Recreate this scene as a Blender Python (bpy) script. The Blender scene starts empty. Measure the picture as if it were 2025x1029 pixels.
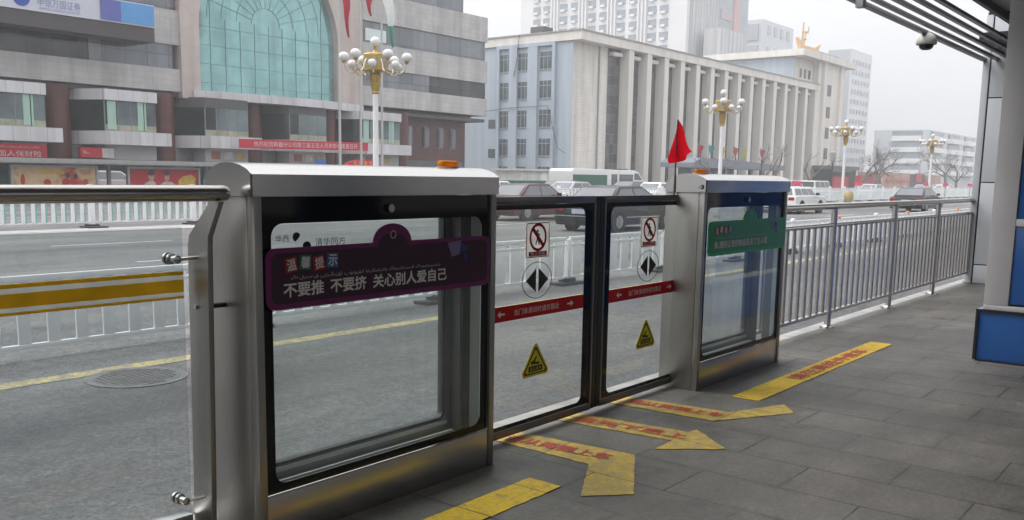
import bpy, bmesh, math, random, unicodedata
from mathutils import Vector, Matrix
random.seed(7)
PI = math.pi
scene = bpy.context.scene
C = scene.collection

# ------------------------------------------------------------------ camera
FPX, CYP, W_, H_ = 1832.1, 615.84, 2025.0, 1029.0
yaw, pitch, roll = .8972, .1456, -.0164
fwd0 = Vector((math.sin(yaw), math.cos(yaw), 0)); rt0 = Vector((math.cos(yaw), -math.sin(yaw), 0)); up0 = Vector((0, 0, 1))
fwd = fwd0 * math.cos(pitch) - up0 * math.sin(pitch)
up1 = up0 * math.cos(pitch) + fwd0 * math.sin(pitch)
rt = rt0 * math.cos(roll) - up1 * math.sin(roll)
up = up1 * math.cos(roll) + rt0 * math.sin(roll)
cam = bpy.data.cameras.new('camera'); camo = bpy.data.objects.new('camera', cam); C.objects.link(camo)
M = Matrix((rt, up, -fwd)).transposed().to_4x4(); M.translation = Vector((0, 0, 1.4))
camo.matrix_world = M
cam.sensor_fit = 'HORIZONTAL'; cam.sensor_width = 36.0
cam.lens = FPX / W_ * 36.0
cam.shift_y = (CYP - H_ / 2) / W_
cam.clip_start = .05; cam.clip_end = 3000
scene.camera = camo

# ------------------------------------------------------------------ world, sun, exposure
SUN_EL, SUN_AZ = math.radians(52), math.radians(-25)       # azimuth from +Y towards +X
world = bpy.data.worlds.new('World'); scene.world = world; world.use_nodes = True
nt = world.node_tree; nt.nodes.clear()
wo = nt.nodes.new('ShaderNodeOutputWorld'); bg = nt.nodes.new('ShaderNodeBackground')
sky = nt.nodes.new('ShaderNodeTexSky'); sky.sky_type = 'NISHITA'; sky.sun_disc = False
sky.sun_elevation = SUN_EL; sky.sun_rotation = SUN_AZ; sky.dust_density = 6; sky.air_density = 1.2
hs = nt.nodes.new('ShaderNodeHueSaturation'); hs.inputs['Saturation'].default_value = .10
mxw = nt.nodes.new('ShaderNodeMix'); mxw.data_type = 'RGBA'; mxw.inputs[0].default_value = .6
mxw.inputs[7].default_value = (8.6, 8.7, 9.0, 1)           # even cloud deck
nt.links.new(sky.outputs[0], hs.inputs['Color']); nt.links.new(hs.outputs[0], mxw.inputs[6])
# overcast sky: brighter overhead than at the horizon (CIE overcast distribution)
tcw = nt.nodes.new('ShaderNodeTexCoord'); sxw = nt.nodes.new('ShaderNodeSeparateXYZ'); nt.links.new(tcw.outputs['Generated'], sxw.inputs[0])
mrw = nt.nodes.new('ShaderNodeMapRange'); mrw.inputs['To Min'].default_value = .50; mrw.inputs['To Max'].default_value = 1.45
nt.links.new(sxw.outputs['Z'], mrw.inputs[0])
nzw = nt.nodes.new('ShaderNodeTexNoise'); nzw.inputs['Scale'].default_value = 2.2; nzw.inputs['Detail'].default_value = 5; nt.links.new(tcw.outputs['Generated'], nzw.inputs['Vector'])
mnw = nt.nodes.new('ShaderNodeMapRange'); mnw.inputs['To Min'].default_value = .93; mnw.inputs['To Max'].default_value = 1.07; nt.links.new(nzw.outputs[0], mnw.inputs[0])
mlw = nt.nodes.new('ShaderNodeMath'); mlw.operation = 'MULTIPLY'; nt.links.new(mrw.outputs[0], mlw.inputs[0]); nt.links.new(mnw.outputs[0], mlw.inputs[1])
vsw = nt.nodes.new('ShaderNodeVectorMath'); vsw.operation = 'SCALE'; nt.links.new(mxw.outputs[2], vsw.inputs[0]); nt.links.new(mlw.outputs[0], vsw.inputs['Scale'])
nt.links.new(vsw.outputs[0], bg.inputs['Color']); bg.inputs['Strength'].default_value = .1
nt.links.new(bg.outputs[0], wo.inputs['Surface'])
sl = bpy.data.lights.new('sun', 'SUN'); sl.energy = .7; sl.angle = math.radians(30); sl.color = (1, .97, .93)
so = bpy.data.objects.new('sun', sl); C.objects.link(so)
sd = Vector((math.sin(SUN_AZ) * math.cos(SUN_EL), math.cos(SUN_AZ) * math.cos(SUN_EL), math.sin(SUN_EL)))
so.rotation_euler = (-sd).to_track_quat('-Z', 'Y').to_euler(); so.location = sd * 100
vs = scene.view_settings; vs.view_transform = 'Standard'; vs.look = 'None'; vs.gamma = 1; vs.use_curve_mapping = False
vs.exposure = 1.2
cy = scene.cycles; cy.max_bounces = 8; cy.transparent_max_bounces = 24; cy.use_denoising = True
cy.sample_clamp_indirect = 4; cy.caustics_reflective = False; cy.caustics_refractive = False
cy.volume_bounces = 1

# ------------------------------------------------------------------ materials
def lin(c): return tuple(((x / 255) / 12.92 if x / 255 <= .04045 else ((x / 255 + .055) / 1.055) ** 2.4) for x in c)
MATS = {}
def nodes(name):
    m = bpy.data.materials.new(name); m.use_nodes = True
    n = m.node_tree; p = n.nodes['Principled BSDF']
    return m, n, p
def coords(n, kind='Object'):
    if kind == 'World': return n.nodes.new('ShaderNodeNewGeometry').outputs['Position']
    return n.nodes.new('ShaderNodeTexCoord').outputs[kind]
def noise(n, vec, scale, detail=4, stretch=None, rough=.55):
    if stretch:
        mp = n.nodes.new('ShaderNodeMapping'); mp.inputs['Scale'].default_value = stretch
        n.links.new(vec, mp.inputs[0]); vec = mp.outputs[0]
    t = n.nodes.new('ShaderNodeTexNoise'); t.inputs['Scale'].default_value = scale
    t.inputs['Detail'].default_value = detail; t.inputs['Roughness'].default_value = rough
    n.links.new(vec, t.inputs['Vector']); return t.outputs[0]
def ramp(n, fac, a, b, lo=.3, hi=.7):
    r = n.nodes.new('ShaderNodeValToRGB'); r.color_ramp.elements[0].position = lo; r.color_ramp.elements[1].position = hi
    r.color_ramp.elements[0].color = (*a, 1); r.color_ramp.elements[1].color = (*b, 1)
    n.links.new(fac, r.inputs[0]); return r.outputs[0]
def mixc(n, fac, a, b, mode='MIX'):
    m = n.nodes.new('ShaderNodeMix'); m.data_type = 'RGBA'; m.blend_type = mode
    for s, v in ((0, fac), (6, a), (7, b)):
        if hasattr(v, 'is_linked') or hasattr(v, 'links'): n.links.new(v, m.inputs[s])
        else: m.inputs[s].default_value = v if s == 0 else (*v, 1)
    return m.outputs[2]
def bump(n, p, h, strength=.2, dist=.01):
    b = n.nodes.new('ShaderNodeBump'); b.inputs['Strength'].default_value = strength; b.inputs['Distance'].default_value = dist
    n.links.new(h, b.inputs['Height']); n.links.new(b.outputs[0], p.inputs['Normal'])
def mul(c, k): return tuple(min(1, x * k) for x in c)
def simple(name, col, rough=.6, metal=0., var=.12, scale=3., bmp=0., spec=.5, stretch=None):
    if name in MATS: return MATS[name]
    m, n, p = nodes(name)
    v = noise(n, coords(n), scale, 5, stretch)
    n.links.new(ramp(n, v, mul(col, 1 - var), mul(col, 1 + var)), p.inputs['Base Color'])
    p.inputs['Roughness'].default_value = rough; p.inputs['Metallic'].default_value = metal
    p.inputs['Specular IOR Level'].default_value = spec
    if bmp: bump(n, p, v, bmp)
    MATS[name] = m; return m
def steel(name, base, rough, stretch):
    m, n, p = nodes(name)
    v = noise(n, coords(n), 5, 3, stretch)
    n.links.new(ramp(n, v, mul(base, .93), mul(base, 1.06)), p.inputs['Base Color'])
    p.inputs['Roughness'].default_value = rough; p.inputs['Metallic'].default_value = 1
    MATS[name] = m; return m
def cloth(name, col, tr=.45, rough=.8):
    if name in MATS: return MATS[name]
    m, n, p = nodes(name); v = noise(n, coords(n), 9, 4); c = ramp(n, v, mul(col, .88), mul(col, 1.1))
    n.links.new(c, p.inputs['Base Color']); p.inputs['Roughness'].default_value = rough; p.inputs['Specular IOR Level'].default_value = .2
    t = n.nodes.new('ShaderNodeBsdfTranslucent'); n.links.new(c, t.inputs[0]); x = n.nodes.new('ShaderNodeMixShader'); x.inputs[0].default_value = tr
    n.links.new(p.outputs[0], x.inputs[1]); n.links.new(t.outputs[0], x.inputs[2]); n.links.new(x.outputs[0], n.nodes['Material Output'].inputs[0])
    MATS[name] = m; return m
def glassm(name, tint, refl=1.0, rough=.02, dust=.07):
    m = bpy.data.materials.new(name); m.use_nodes = True; n = m.node_tree; n.nodes.clear()
    o = n.nodes.new('ShaderNodeOutputMaterial'); t = n.nodes.new('ShaderNodeBsdfTransparent'); g = n.nodes.new('ShaderNodeBsdfGlossy')
    t.inputs[0].default_value = (*tint, 1); g.inputs['Roughness'].default_value = rough
    ge = n.nodes.new('ShaderNodeNewGeometry'); vd = n.nodes.new('ShaderNodeVectorMath'); vd.operation = 'DOT_PRODUCT'
    n.links.new(ge.outputs['Incoming'], vd.inputs[0]); n.links.new(ge.outputs['Normal'], vd.inputs[1]); last = vd.outputs['Value']
    for op, v in (('ABSOLUTE', None), ('SUBTRACT', 1.), ('POWER', 5.), ('MULTIPLY', .96 * refl), ('ADD', .04 * refl)):   # Schlick, same from both sides
        mm = n.nodes.new('ShaderNodeMath'); mm.operation = op
        if op == 'SUBTRACT': mm.inputs[0].default_value = v; n.links.new(last, mm.inputs[1])
        else:
            n.links.new(last, mm.inputs[0])
            if v is not None: mm.inputs[1].default_value = v
        last = mm.outputs[0]
    x = n.nodes.new('ShaderNodeMixShader'); n.links.new(mm.outputs[0], x.inputs[0]); n.links.new(t.outputs[0], x.inputs[1]); n.links.new(g.outputs[0], x.inputs[2])
    co = coords(n, 'World'); v = noise(n, co, 1.6, 7, (1, 1, .45), .7); dz = n.nodes.new('ShaderNodeMapRange')
    for q, vv in (('From Min', .3), ('From Max', .75), ('To Min', .012), ('To Max', dust)): dz.inputs[q].default_value = vv
    n.links.new(v, dz.inputs[0]); dd = n.nodes.new('ShaderNodeBsdfDiffuse'); dd.inputs[0].default_value = (.62, .62, .60, 1)
    tl_ = n.nodes.new('ShaderNodeBsdfTranslucent'); tl_.inputs[0].default_value = (.62, .62, .60, 1); ds = n.nodes.new('ShaderNodeMixShader'); n.links.new(dd.outputs[0], ds.inputs[1]); n.links.new(tl_.outputs[0], ds.inputs[2])
    y = n.nodes.new('ShaderNodeMixShader'); n.links.new(dz.outputs[0], y.inputs[0]); n.links.new(x.outputs[0], y.inputs[1]); n.links.new(ds.outputs[0], y.inputs[2])
    n.links.new(y.outputs[0], o.inputs[0]); MATS[name] = m; return m
def wobble(n, co, vec, k):
    t = n.nodes.new('ShaderNodeTexNoise'); t.inputs['Scale'].default_value = 16; t.inputs['Detail'].default_value = 4; n.links.new(co, t.inputs['Vector'])
    a = n.nodes.new('ShaderNodeVectorMath'); a.operation = 'SUBTRACT'; a.inputs[1].default_value = (.5, .5, .5); n.links.new(t.outputs['Color'], a.inputs[0])
    c = n.nodes.new('ShaderNodeVectorMath'); c.operation = 'SCALE'; c.inputs['Scale'].default_value = k; n.links.new(a.outputs[0], c.inputs[0])
    d = n.nodes.new('ShaderNodeVectorMath'); d.operation = 'ADD'; n.links.new(vec, d.inputs[0]); n.links.new(c.outputs[0], d.inputs[1]); return d.outputs[0]
TSHIFT = (-1.22 + 7.5 + .375, -3.59 + 38.7)
def bricks(name, c1, c2, mortar, bw, bh, ms, plane='xz', rough=.7, off=.5, metal=0., dirt=.12, spec=.4, shift=(0, 0), bstr=.25, kind='Object', wob=0.):
    m, n, p = nodes(name)
    co = coords(n, kind)
    sp = n.nodes.new('ShaderNodeSeparateXYZ'); cb = n.nodes.new('ShaderNodeCombineXYZ'); n.links.new(co, sp.inputs[0])
    ix = {'x': 0, 'y': 1, 'z': 2}
    for k, ax in enumerate(plane):
        ad = n.nodes.new('ShaderNodeMath'); ad.operation = 'ADD'; ad.inputs[1].default_value = shift[k]
        n.links.new(sp.outputs[ix[ax]], ad.inputs[0]); n.links.new(ad.outputs[0], cb.inputs[k])
    bv = cb.outputs[0]
    if wob: bv = wobble(n, co, bv, wob)
    b = n.nodes.new('ShaderNodeTexBrick'); b.offset = off
    n.links.new(bv, b.inputs['Vector'])
    b.inputs['Scale'].default_value = 1; b.inputs['Mortar Size'].default_value = ms; b.inputs['Mortar Smooth'].default_value = .1
    b.inputs['Brick Width'].default_value = bw; b.inputs['Row Height'].default_value = bh; b.inputs['Bias'].default_value = 0
    b.inputs['Color1'].default_value = (*c1, 1); b.inputs['Color2'].default_value = (*c2, 1); b.inputs['Mortar'].default_value = (*mortar, 1)
    d = noise(n, co, .9, 8); d2 = ramp(n, d, (1 - dirt,) * 3, (1 + dirt,) * 3)
    col_ = mixc(n, 1.0, b.outputs[0], d2, 'MULTIPLY')
    if plane == 'xz':
        st_ = noise(n, co, .9, 6, (1, 1, .07), .65); col_ = mixc(n, 1., col_, ramp(n, st_, (.80, .79, .78), (1.05, 1.05, 1.05), .34, .58), 'MULTIPLY')
    n.links.new(col_, p.inputs['Base Color'])
    p.inputs['Roughness'].default_value = rough; p.inputs['Metallic'].default_value = metal; p.inputs['Specular IOR Level'].default_value = spec
    if bstr:
        inv = n.nodes.new('ShaderNodeMath'); inv.operation = 'SUBTRACT'; inv.inputs[0].default_value = 1; n.links.new(b.outputs[1], inv.inputs[1])
        bump(n, p, inv.outputs[0], bstr, .004)
    MATS[name] = m; return m

# asphalt: aggregate grain, worn wheel tracks and stains
def asphalt():
    m, n, p = nodes('asphalt'); co = coords(n)
    g = noise(n, co, 38, 5, None, .8); g2 = noise(n, co, 9, 6, None, .7); s = noise(n, co, .9, 7, (.10, 1, 1), .6); pa = noise(n, co, .8, 8, (.5, 1, 1), .65)
    a = ramp(n, g, (.06, .06, .062), (.225, .222, .218), .34, .66)
    b = ramp(n, s, (.60, .63, .68), (1.22, 1.20, 1.16), .34, .64)
    c = ramp(n, pa, (.74, .74, .75), (1.14, 1.14, 1.13), .32, .66)
    d = ramp(n, g2, (.80, .80, .80), (1.12, 1.12, 1.12), .35, .65)
    k = mixc(n, 1., mixc(n, 1., mixc(n, 1., a, b, 'MULTIPLY'), c, 'MULTIPLY'), d, 'MULTIPLY')
    # tyre-polished and oil-darkened bands along the bus lane
    sy = n.nodes.new('ShaderNodeSeparateXYZ'); n.links.new(co, sy.inputs[0]); wb_ = noise(n, co, .5, 5, (.3, 1, 1))
    ma = n.nodes.new('ShaderNodeMath'); ma.operation = 'MULTIPLY_ADD'; ma.inputs[1].default_value = 1.3; n.links.new(wb_, ma.inputs[0]); n.links.new(sy.outputs[1], ma.inputs[2])
    mr = n.nodes.new('ShaderNodeMapRange'); mr.inputs['From Min'].default_value = 3.65; mr.inputs['From Max'].default_value = 10.65; n.links.new(ma.outputs[0], mr.inputs[0])
    rr_ = n.nodes.new('ShaderNodeValToRGB'); els = rr_.color_ramp.elements
    st_ = [(0., .86), (.10, .96), (.22, 1.02), (.33, .82), (.48, .66), (.56, .80), (.62, 1.08), (.80, 1.12), (1., 1.05)]
    while len(els) < len(st_): els.new(.5)
    for e_, (q_, v_) in zip(els, st_): e_.position = q_; e_.color = (v_, v_, v_ * 1.01, 1)
    n.links.new(mr.outputs[0], rr_.inputs[0]); k = mixc(n, 1., k, rr_.outputs[0], 'MULTIPLY')
    vo = n.nodes.new('ShaderNodeTexVoronoi'); vo.feature = 'DISTANCE_TO_EDGE'; vo.inputs['Scale'].default_value = .33
    n.links.new(wobble(n, co, co, .9), vo.inputs['Vector'])
    ck = ramp(n, vo.outputs[0], (1, 1, 1), (0, 0, 0), .0015, .006); cm = noise(n, co, .28, 4); cx_ = n.nodes.new('ShaderNodeMath'); cx_.operation = 'MULTIPLY'
    n.links.new(ck, cx_.inputs[0]); n.links.new(ramp(n, cm, (0, 0, 0), (.8,) * 3, .5, .6), cx_.inputs[1]); k = mixc(n, cx_.outputs[0], k, (.03, .03, .03))
    oil = noise(n, co, 1.9, 6, (.5, 1, 1), .6); k = mixc(n, 1., k, ramp(n, oil, (.55, .55, .56), (1, 1, 1), .27, .36), 'MULTIPLY')
    n.links.new(k, p.inputs['Base Color'])
    p.inputs['Roughness'].default_value = .85; bump(n, p, g, .8, .012)
    return m
def tiles():
    m = bricks('platform_tiles', (.138, .131, .120), (.160, .152, .140), (.149, .142, .130), .75, .387, .0045, 'yx', .55, .5, 0, .0, .5, TSHIFT, .5, 'World', .012)
    n = m.node_tree; p = n.nodes['Principled BSDF']; co = coords(n, 'World')
    src = p.inputs['Base Color'].links[0].from_socket
    big = noise(n, co, .8, 9, None, .68); fine = noise(n, co, 45, 4, None, .75); sm = noise(n, co, 2.1, 8, (1, .55, 1), .72); sp = noise(n, co, 9, 6, None, .7)
    k = mixc(n, 1., src, ramp(n, big, (.60, .59, .57), (1.28, 1.26, 1.23), .34, .66), 'MULTIPLY')
    k = mixc(n, 1., k, ramp(n, fine, (.70, .70, .70), (1.26, 1.26, 1.26), .3, .7), 'MULTIPLY')
    k = mixc(n, 1., k, ramp(n, sm, (.50, .485, .46), (1., 1., 1.), .30, .46), 'MULTIPLY')
    k = mixc(n, 1., k, ramp(n, sp, (1., 1., 1.), (1.45, 1.43, 1.4), .60, .74), 'MULTIPLY')
    b2 = n.nodes.new('ShaderNodeTexBrick'); b2.offset = .5; src_ = [q for q in n.nodes if q.type == 'TEX_BRICK'][0]
    n.links.new(src_.inputs['Vector'].links[0].from_socket, b2.inputs['Vector'])
    for q, vv in (('Scale', 1), ('Mortar Size', .05), ('Mortar Smooth', 1.), ('Brick Width', .75), ('Row Height', .387)): b2.inputs[q].default_value = vv
    gm = noise(n, co, 2.4, 7, None, .7); gk = n.nodes.new('ShaderNodeMath'); gk.operation = 'MULTIPLY'; n.links.new(b2.outputs[1], gk.inputs[0]); n.links.new(ramp(n, gm, (0, 0, 0), (.55,) * 3, .44, .70), gk.inputs[1])
    k = mixc(n, gk.outputs[0], k, (.045, .041, .036))
    blot = noise(n, co, .55, 9, (.6, 1, 1), .75); k = mixc(n, 1., k, ramp(n, blot, (.58, .565, .54), (1.1, 1.1, 1.09), .36, .58), 'MULTIPLY')
    bn_ = [q for q in n.nodes if q.type == 'TEX_BRICK'][0]; pj = noise(n, co, 1.3, 6, None, .65)
    mj = n.nodes.new('ShaderNodeMath'); mj.operation = 'MULTIPLY'; n.links.new(bn_.outputs[1], mj.inputs[0]); n.links.new(ramp(n, pj, (.12,) * 3, (1,) * 3, .38, .6), mj.inputs[1])
    k = mixc(n, mj.outputs[0], k, (.018, .017, .016))
    n.links.new(k, p.inputs['Base Color'])
    r = n.nodes.new('ShaderNodeMapRange'); r.inputs['To Min'].default_value = .36; r.inputs['To Max'].default_value = .78
    n.links.new(big, r.inputs[0]); n.links.new(r.outputs[0], p.inputs['Roughness'])
    return m
def worn(name, col, under, lo=.36, hi=.46, scale=14, joints=False):
    m, n, p = nodes(name); co = coords(n, 'World')
    v = noise(n, co, scale, 9, None, .72); w = noise(n, co, 1.6, 6); f = noise(n, co, 50, 3, None, .7); sc = noise(n, co, 5, 7, (1, .3, 1), .7)
    c = ramp(n, w, mul(col, .80), mul(col, 1.08))
    k = mixc(n, ramp(n, v, (0, 0, 0), (1, 1, 1), lo, hi), under, c)
    k = mixc(n, 1., k, ramp(n, f, (.82, .82, .82), (1.12, 1.12, 1.12)), 'MULTIPLY')
    k = mixc(n, 1., k, ramp(n, sc, (.62, .60, .58), (1, 1, 1), .33, .43), 'MULTIPLY')
    if joints:
        s_ = n.nodes.new('ShaderNodeSeparateXYZ'); cb = n.nodes.new('ShaderNodeCombineXYZ'); n.links.new(co, s_.inputs[0])
        for i, o in enumerate((1, 0)):
            ad = n.nodes.new('ShaderNodeMath'); ad.operation = 'ADD'; ad.inputs[1].default_value = TSHIFT[i]; n.links.new(s_.outputs[o], ad.inputs[0]); n.links.new(ad.outputs[0], cb.inputs[i])
        b = n.nodes.new('ShaderNodeTexBrick'); b.offset = .5; n.links.new(wobble(n, co, cb.outputs[0], .012), b.inputs['Vector'])
        for q, vv in (('Scale', 1), ('Mortar Size', .0036), ('Mortar Smooth', .3), ('Brick Width', .75), ('Row Height', .387)): b.inputs[q].default_value = vv
        k = mixc(n, b.outputs[1], k, (.05, .042, .02))
    n.links.new(k, p.inputs['Base Color'])
    p.inputs['Roughness'].default_value = .7; MATS[name] = m; return m
ASPH = asphalt(); TILE = tiles()
KERB = simple('kerb_concrete', (.36, .35, .335), .8, 0, .25, 5, .2)
CONC = simple('concrete', (.34, .33, .32), .85, 0, .2, 2, .2)
YPAINT = worn('yellow_road_paint', (.52, .42, .13), (.17, .165, .15), .42, .6, 22)
WPAINT = worn('white_road_paint', (.55, .55, .55), (.2, .2, .2), .3, .5, 10)
YFLOOR = worn('yellow_floor_film', (.66, .43, .02), (.24, .19, .08), .30, .47, 16, True)
YFADE = worn('yellow_floor_film_faded', (.54, .365, .045), (.25, .205, .11), .34, .60, 14, True)
REDT = worn('red_floor_print', (.48, .06, .05), (.42, .25, .06), .24, .44, 26)
STEEL = steel('brushed_steel', (.37, .36, .34), .38, (60, 60, 2))
STEELH = steel('brushed_steel_horizontal', (.50, .49, .475), .25, (2, 40, 60))
CAPST = steel('cap_steel', (.54, .53, .515), .22, (3, 60, 60))
TUBE = steel('polished_tube', (.50, .485, .46), .2, (2, 30, 30))
RAILST = steel('railing_steel', (.58, .56, .545), .32, (20, 20, 2))
ALU = simple('grey_aluminium', (.35, .36, .36), .42, .7, .1, 4)
ALUD = simple('dark_aluminium', (.10, .105, .105), .45, .4, .12, 4)
BLACK = simple('black_glass_border', (.004, .004, .005), .07, 0, .1, 3, 0, .3)
RUBBER = simple('black_rubber', (.012, .012, .012), .5, 0, .2, 6)
GLASS = glassm('clear_glass', (.93, .95, .94), 1.0)
GLASSG = glassm('greenish_glass', (.925, .95, .945), 1.0)
GLASSB = glassm('railing_glass', (.87, .90, .905), 1.0)
WHITE = simple('white_paint', (.74, .74, .75), .5, 0, .06, 3)
WHITET = simple('white_print', (.84, .83, .84), .6, 0, .02)
WSTK = cloth('white_sticker', (.90, .89, .88), .6, .5)
REDP = cloth('red_print', (.55, .010, .018), .25, .45)
BLKP = simple('black_print', (.012, .012, .012), .5, 0, .05)
YELP = cloth('yellow_print', (.62, .55, .03), .3, .5)
PURP = simple('purple_board', (.19, .018, .145), .6, 0, .1)
PURD = simple('dark_purple_board', (.046, .009, .036), .6, 0, .1)
GRNB = simple('green_board', (.018, .48, .165), .4, 0, .08)
GRND = simple('dark_green_board', (.014, .37, .155), .4, 0, .08)
AMBER = cloth('amber_plastic', (.92, .42, .012), .45, .25)
FLAGR = cloth('red_cloth', (.72, .010, .022), .55)
CLAD = simple('white_cladding_panel', (.50, .52, .545), .32, 0, .05, 1.5)
GREYP = simple('grey_painted_steel', (.60, .59, .60), .4, 0, .08, 2)
BLUEP = simple('blue_panel', (.024, .108, .36), .22, 0, .06, 1.5)
DARKM = simple('dark_metal', (.028, .027, .029), .4, .3, .1, 3)
SLAT = simple('slat_aluminium', (.09, .076, .084), .35, .5, .08, 3)
CEIL = simple('ceiling_panel', (.26, .255, .25), .45, .2, .08, 2)
FENW = simple('white_plastic_fence', (.70, .72, .73), .5, 0, .08, 3)
TEAL = simple('teal_plastic_fence', (.16, .40, .38), .5, 0, .08, 3)
FOOT = simple('dark_fence_foot', (.05, .052, .055), .7, 0, .2, 6)

# ------------------------------------------------------------------ mesh building
WLOC = {}
class MB:
    def __init__(s): s.v = []; s.f = []
    def add(s, vs_, fs):
        k = len(s.v); s.v += [tuple(x) for x in vs_]; s.f += [tuple(i + k for i in f) for f in fs]
    def box(s, x0, x1, y0, y1, z0, z1):
        s.add([(x0, y0, z0), (x1, y0, z0), (x1, y1, z0), (x0, y1, z0), (x0, y0, z1), (x1, y0, z1), (x1, y1, z1), (x0, y1, z1)],
              [(0, 3, 2, 1), (4, 5, 6, 7), (0, 1, 5, 4), (1, 2, 6, 5), (2, 3, 7, 6), (3, 0, 4, 7)]); return s
    def hexa(s, p): s.add(p, [(0, 3, 2, 1), (4, 5, 6, 7), (0, 1, 5, 4), (1, 2, 6, 5), (2, 3, 7, 6), (3, 0, 4, 7)]); return s
    def quad(s, *p): s.add(p, [tuple(range(len(p)))]); return s
    @staticmethod
    def pt(ax, u, v, a): return (u, a, v) if ax == 'y' else ((a, u, v) if ax == 'x' else (u, v, a))
    def prism(s, poly, ax, a, b):
        n = len(poly)
        s.add([s.pt(ax, u, v, a) for u, v in poly] + [s.pt(ax, u, v, b) for u, v in poly],
              [tuple(range(n - 1, -1, -1)), tuple(range(n, 2 * n))] + [(i, (i + 1) % n, n + (i + 1) % n, n + i) for i in range(n)]); return s
    def prismh(s, outer, holes, ax, a, b):
        from mathutils.geometry import tessellate_polygon
        LL_ = [outer] + holes; P = [p for L in LL_ for p in L]; n = len(P); loops = [len(L) for L in LL_]
        T = [list(t) for t in tessellate_polygon([[Vector((u, v, 0)) for u, v in L] for L in LL_])]
        F = [tuple(reversed(t)) for t in T] + [tuple(i + n for i in t) for t in T]; k = 0
        for L in loops:
            F += [(k + i, k + (i + 1) % L, n + k + (i + 1) % L, n + k + i) for i in range(L)]; k += L
        s.add([s.pt(ax, u, v, a) for u, v in P] + [s.pt(ax, u, v, b) for u, v in P], F); return s
    def tube(s, pts, r, n=10, caps=True):
        pts = [Vector(p) for p in pts]; m = len(pts); rr = r if isinstance(r, (list, tuple)) else [r] * m
        t0 = (pts[1] - pts[0]).normalized(); ref = Vector((0, 0, 1)) if abs(t0.z) < .9 else Vector((1, 0, 0))
        V = []
        for i, p in enumerate(pts):
            t = (pts[min(i + 1, m - 1)] - pts[max(i - 1, 0)]).normalized()
            a = t.cross(ref)
            a = a.normalized() if a.length > 1e-5 else t.orthogonal().normalized(); b = a.cross(t)
            V += [tuple(p + (a * math.cos(2 * PI * k / n) + b * math.sin(2 * PI * k / n)) * rr[i]) for k in range(n)]
        F = [(i * n + k, i * n + (k + 1) % n, (i + 1) * n + (k + 1) % n, (i + 1) * n + k) for i in range(m - 1) for k in range(n)]
        if caps: F += [tuple(range(n)), tuple(range((m - 1) * n + n - 1, (m - 1) * n - 1, -1))]
        s.add(V, F); return s
    def lathe(s, prof, c, n=16, ph=0., ax='z'):
        V = []
        for r, z in prof:
            for k in range(n):
                a = 2 * PI * k / n + ph; x, y = r * math.cos(a), r * math.sin(a)
                V.append((c[0] + x, c[1] + y, c[2] + z) if ax == 'z' else ((c[0] + x, c[1] + z, c[2] + y) if ax == 'y' else (c[0] + z, c[1] + x, c[2] + y)))
        m = len(prof)
        F = [(i * n + k, i * n + (k + 1) % n, (i + 1) * n + (k + 1) % n, (i + 1) * n + k) for i in range(m - 1) for k in range(n)]
        F += [tuple(range(n - 1, -1, -1)), tuple(range((m - 1) * n, m * n))]
        s.add(V, F); return s
    def ball(s, c, r, n=14, q=8, sz=1.):
        return s.lathe([(r * math.sin(PI * (i + .02) / (q + .04)), -r * sz * math.cos(PI * (i + .02) / (q + .04))) for i in range(q + 1)], c, n)
    def build(s, name, m, parent=None, bevel=0., smooth=False, origin=None, local=False, ang=35):
        if parent is not None and not local: origin = WLOC[parent.name]
        if origin is None: origin = (0, 0, 0)
        me = bpy.data.meshes.new(name)
        me.from_pydata([(x - origin[0], y - origin[1], z - origin[2]) for x, y, z in s.v] if not local else s.v, [], s.f)
        bm = bmesh.new(); bm.from_mesh(me)
        bmesh.ops.remove_doubles(bm, verts=bm.verts, dist=1e-5)
        lo_ = [v for v in bm.verts if not v.link_faces]
        if lo_: bmesh.ops.delete(bm, geom=lo_, context='VERTS')
        bmesh.ops.recalc_face_normals(bm, faces=bm.faces)
        if bevel:
            ed = [e for e in bm.edges if len(e.link_faces) == 2 and e.calc_face_angle(0) > .6]
            bmesh.ops.bevel(bm, geom=ed, offset=bevel, segments=2, affect='EDGES', profile=.6)
        bm.to_mesh(me); bm.free()
        me.materials.append(m)
        if smooth or bevel:
            me.shade_smooth(); me.set_sharp_from_angle(angle=math.radians(ang))
        o = bpy.data.objects.new(name, me); C.objects.link(o)
        if parent is not None:
            o.parent = parent; WLOC[o.name] = WLOC[parent.name]
        else:
            o.location = origin; WLOC[o.name] = tuple(origin)
        return o
def tag(o, label, cat, group=None, kind=None):
    o['label'] = label; o['category'] = cat
    if group: o['group'] = group
    if kind: o['kind'] = kind
    return o
def thing(name, label, cat, loc=(0, 0, 0), group=None):
    o = bpy.data.objects.new(name, None); C.objects.link(o); o.location = loc; WLOC[o.name] = tuple(loc); o.empty_display_size = .2
    return tag(o, label, cat, group)
def structure(mb, name, m, origin=(0, 0, 0), **k):
    o = mb.build(name, m, origin=origin, **k); o['kind'] = 'structure'; return o
def base(mb):
    xs, ys, zs = zip(*mb.v); return ((min(xs) + max(xs)) / 2, (min(ys) + max(ys)) / 2, min(zs))
def single(mb, name, m, label, cat, group=None, **k):
    return tag(mb.build(name, m, origin=base(mb), **k), label, cat, group)
def copy_tree(o, parent=None):
    c = o.copy(); C.objects.link(c); c.parent = parent
    WLOC[c.name] = WLOC.get(o.name, (0, 0, 0))
    for ch in o.children: copy_tree(ch, c)
    return c
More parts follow.
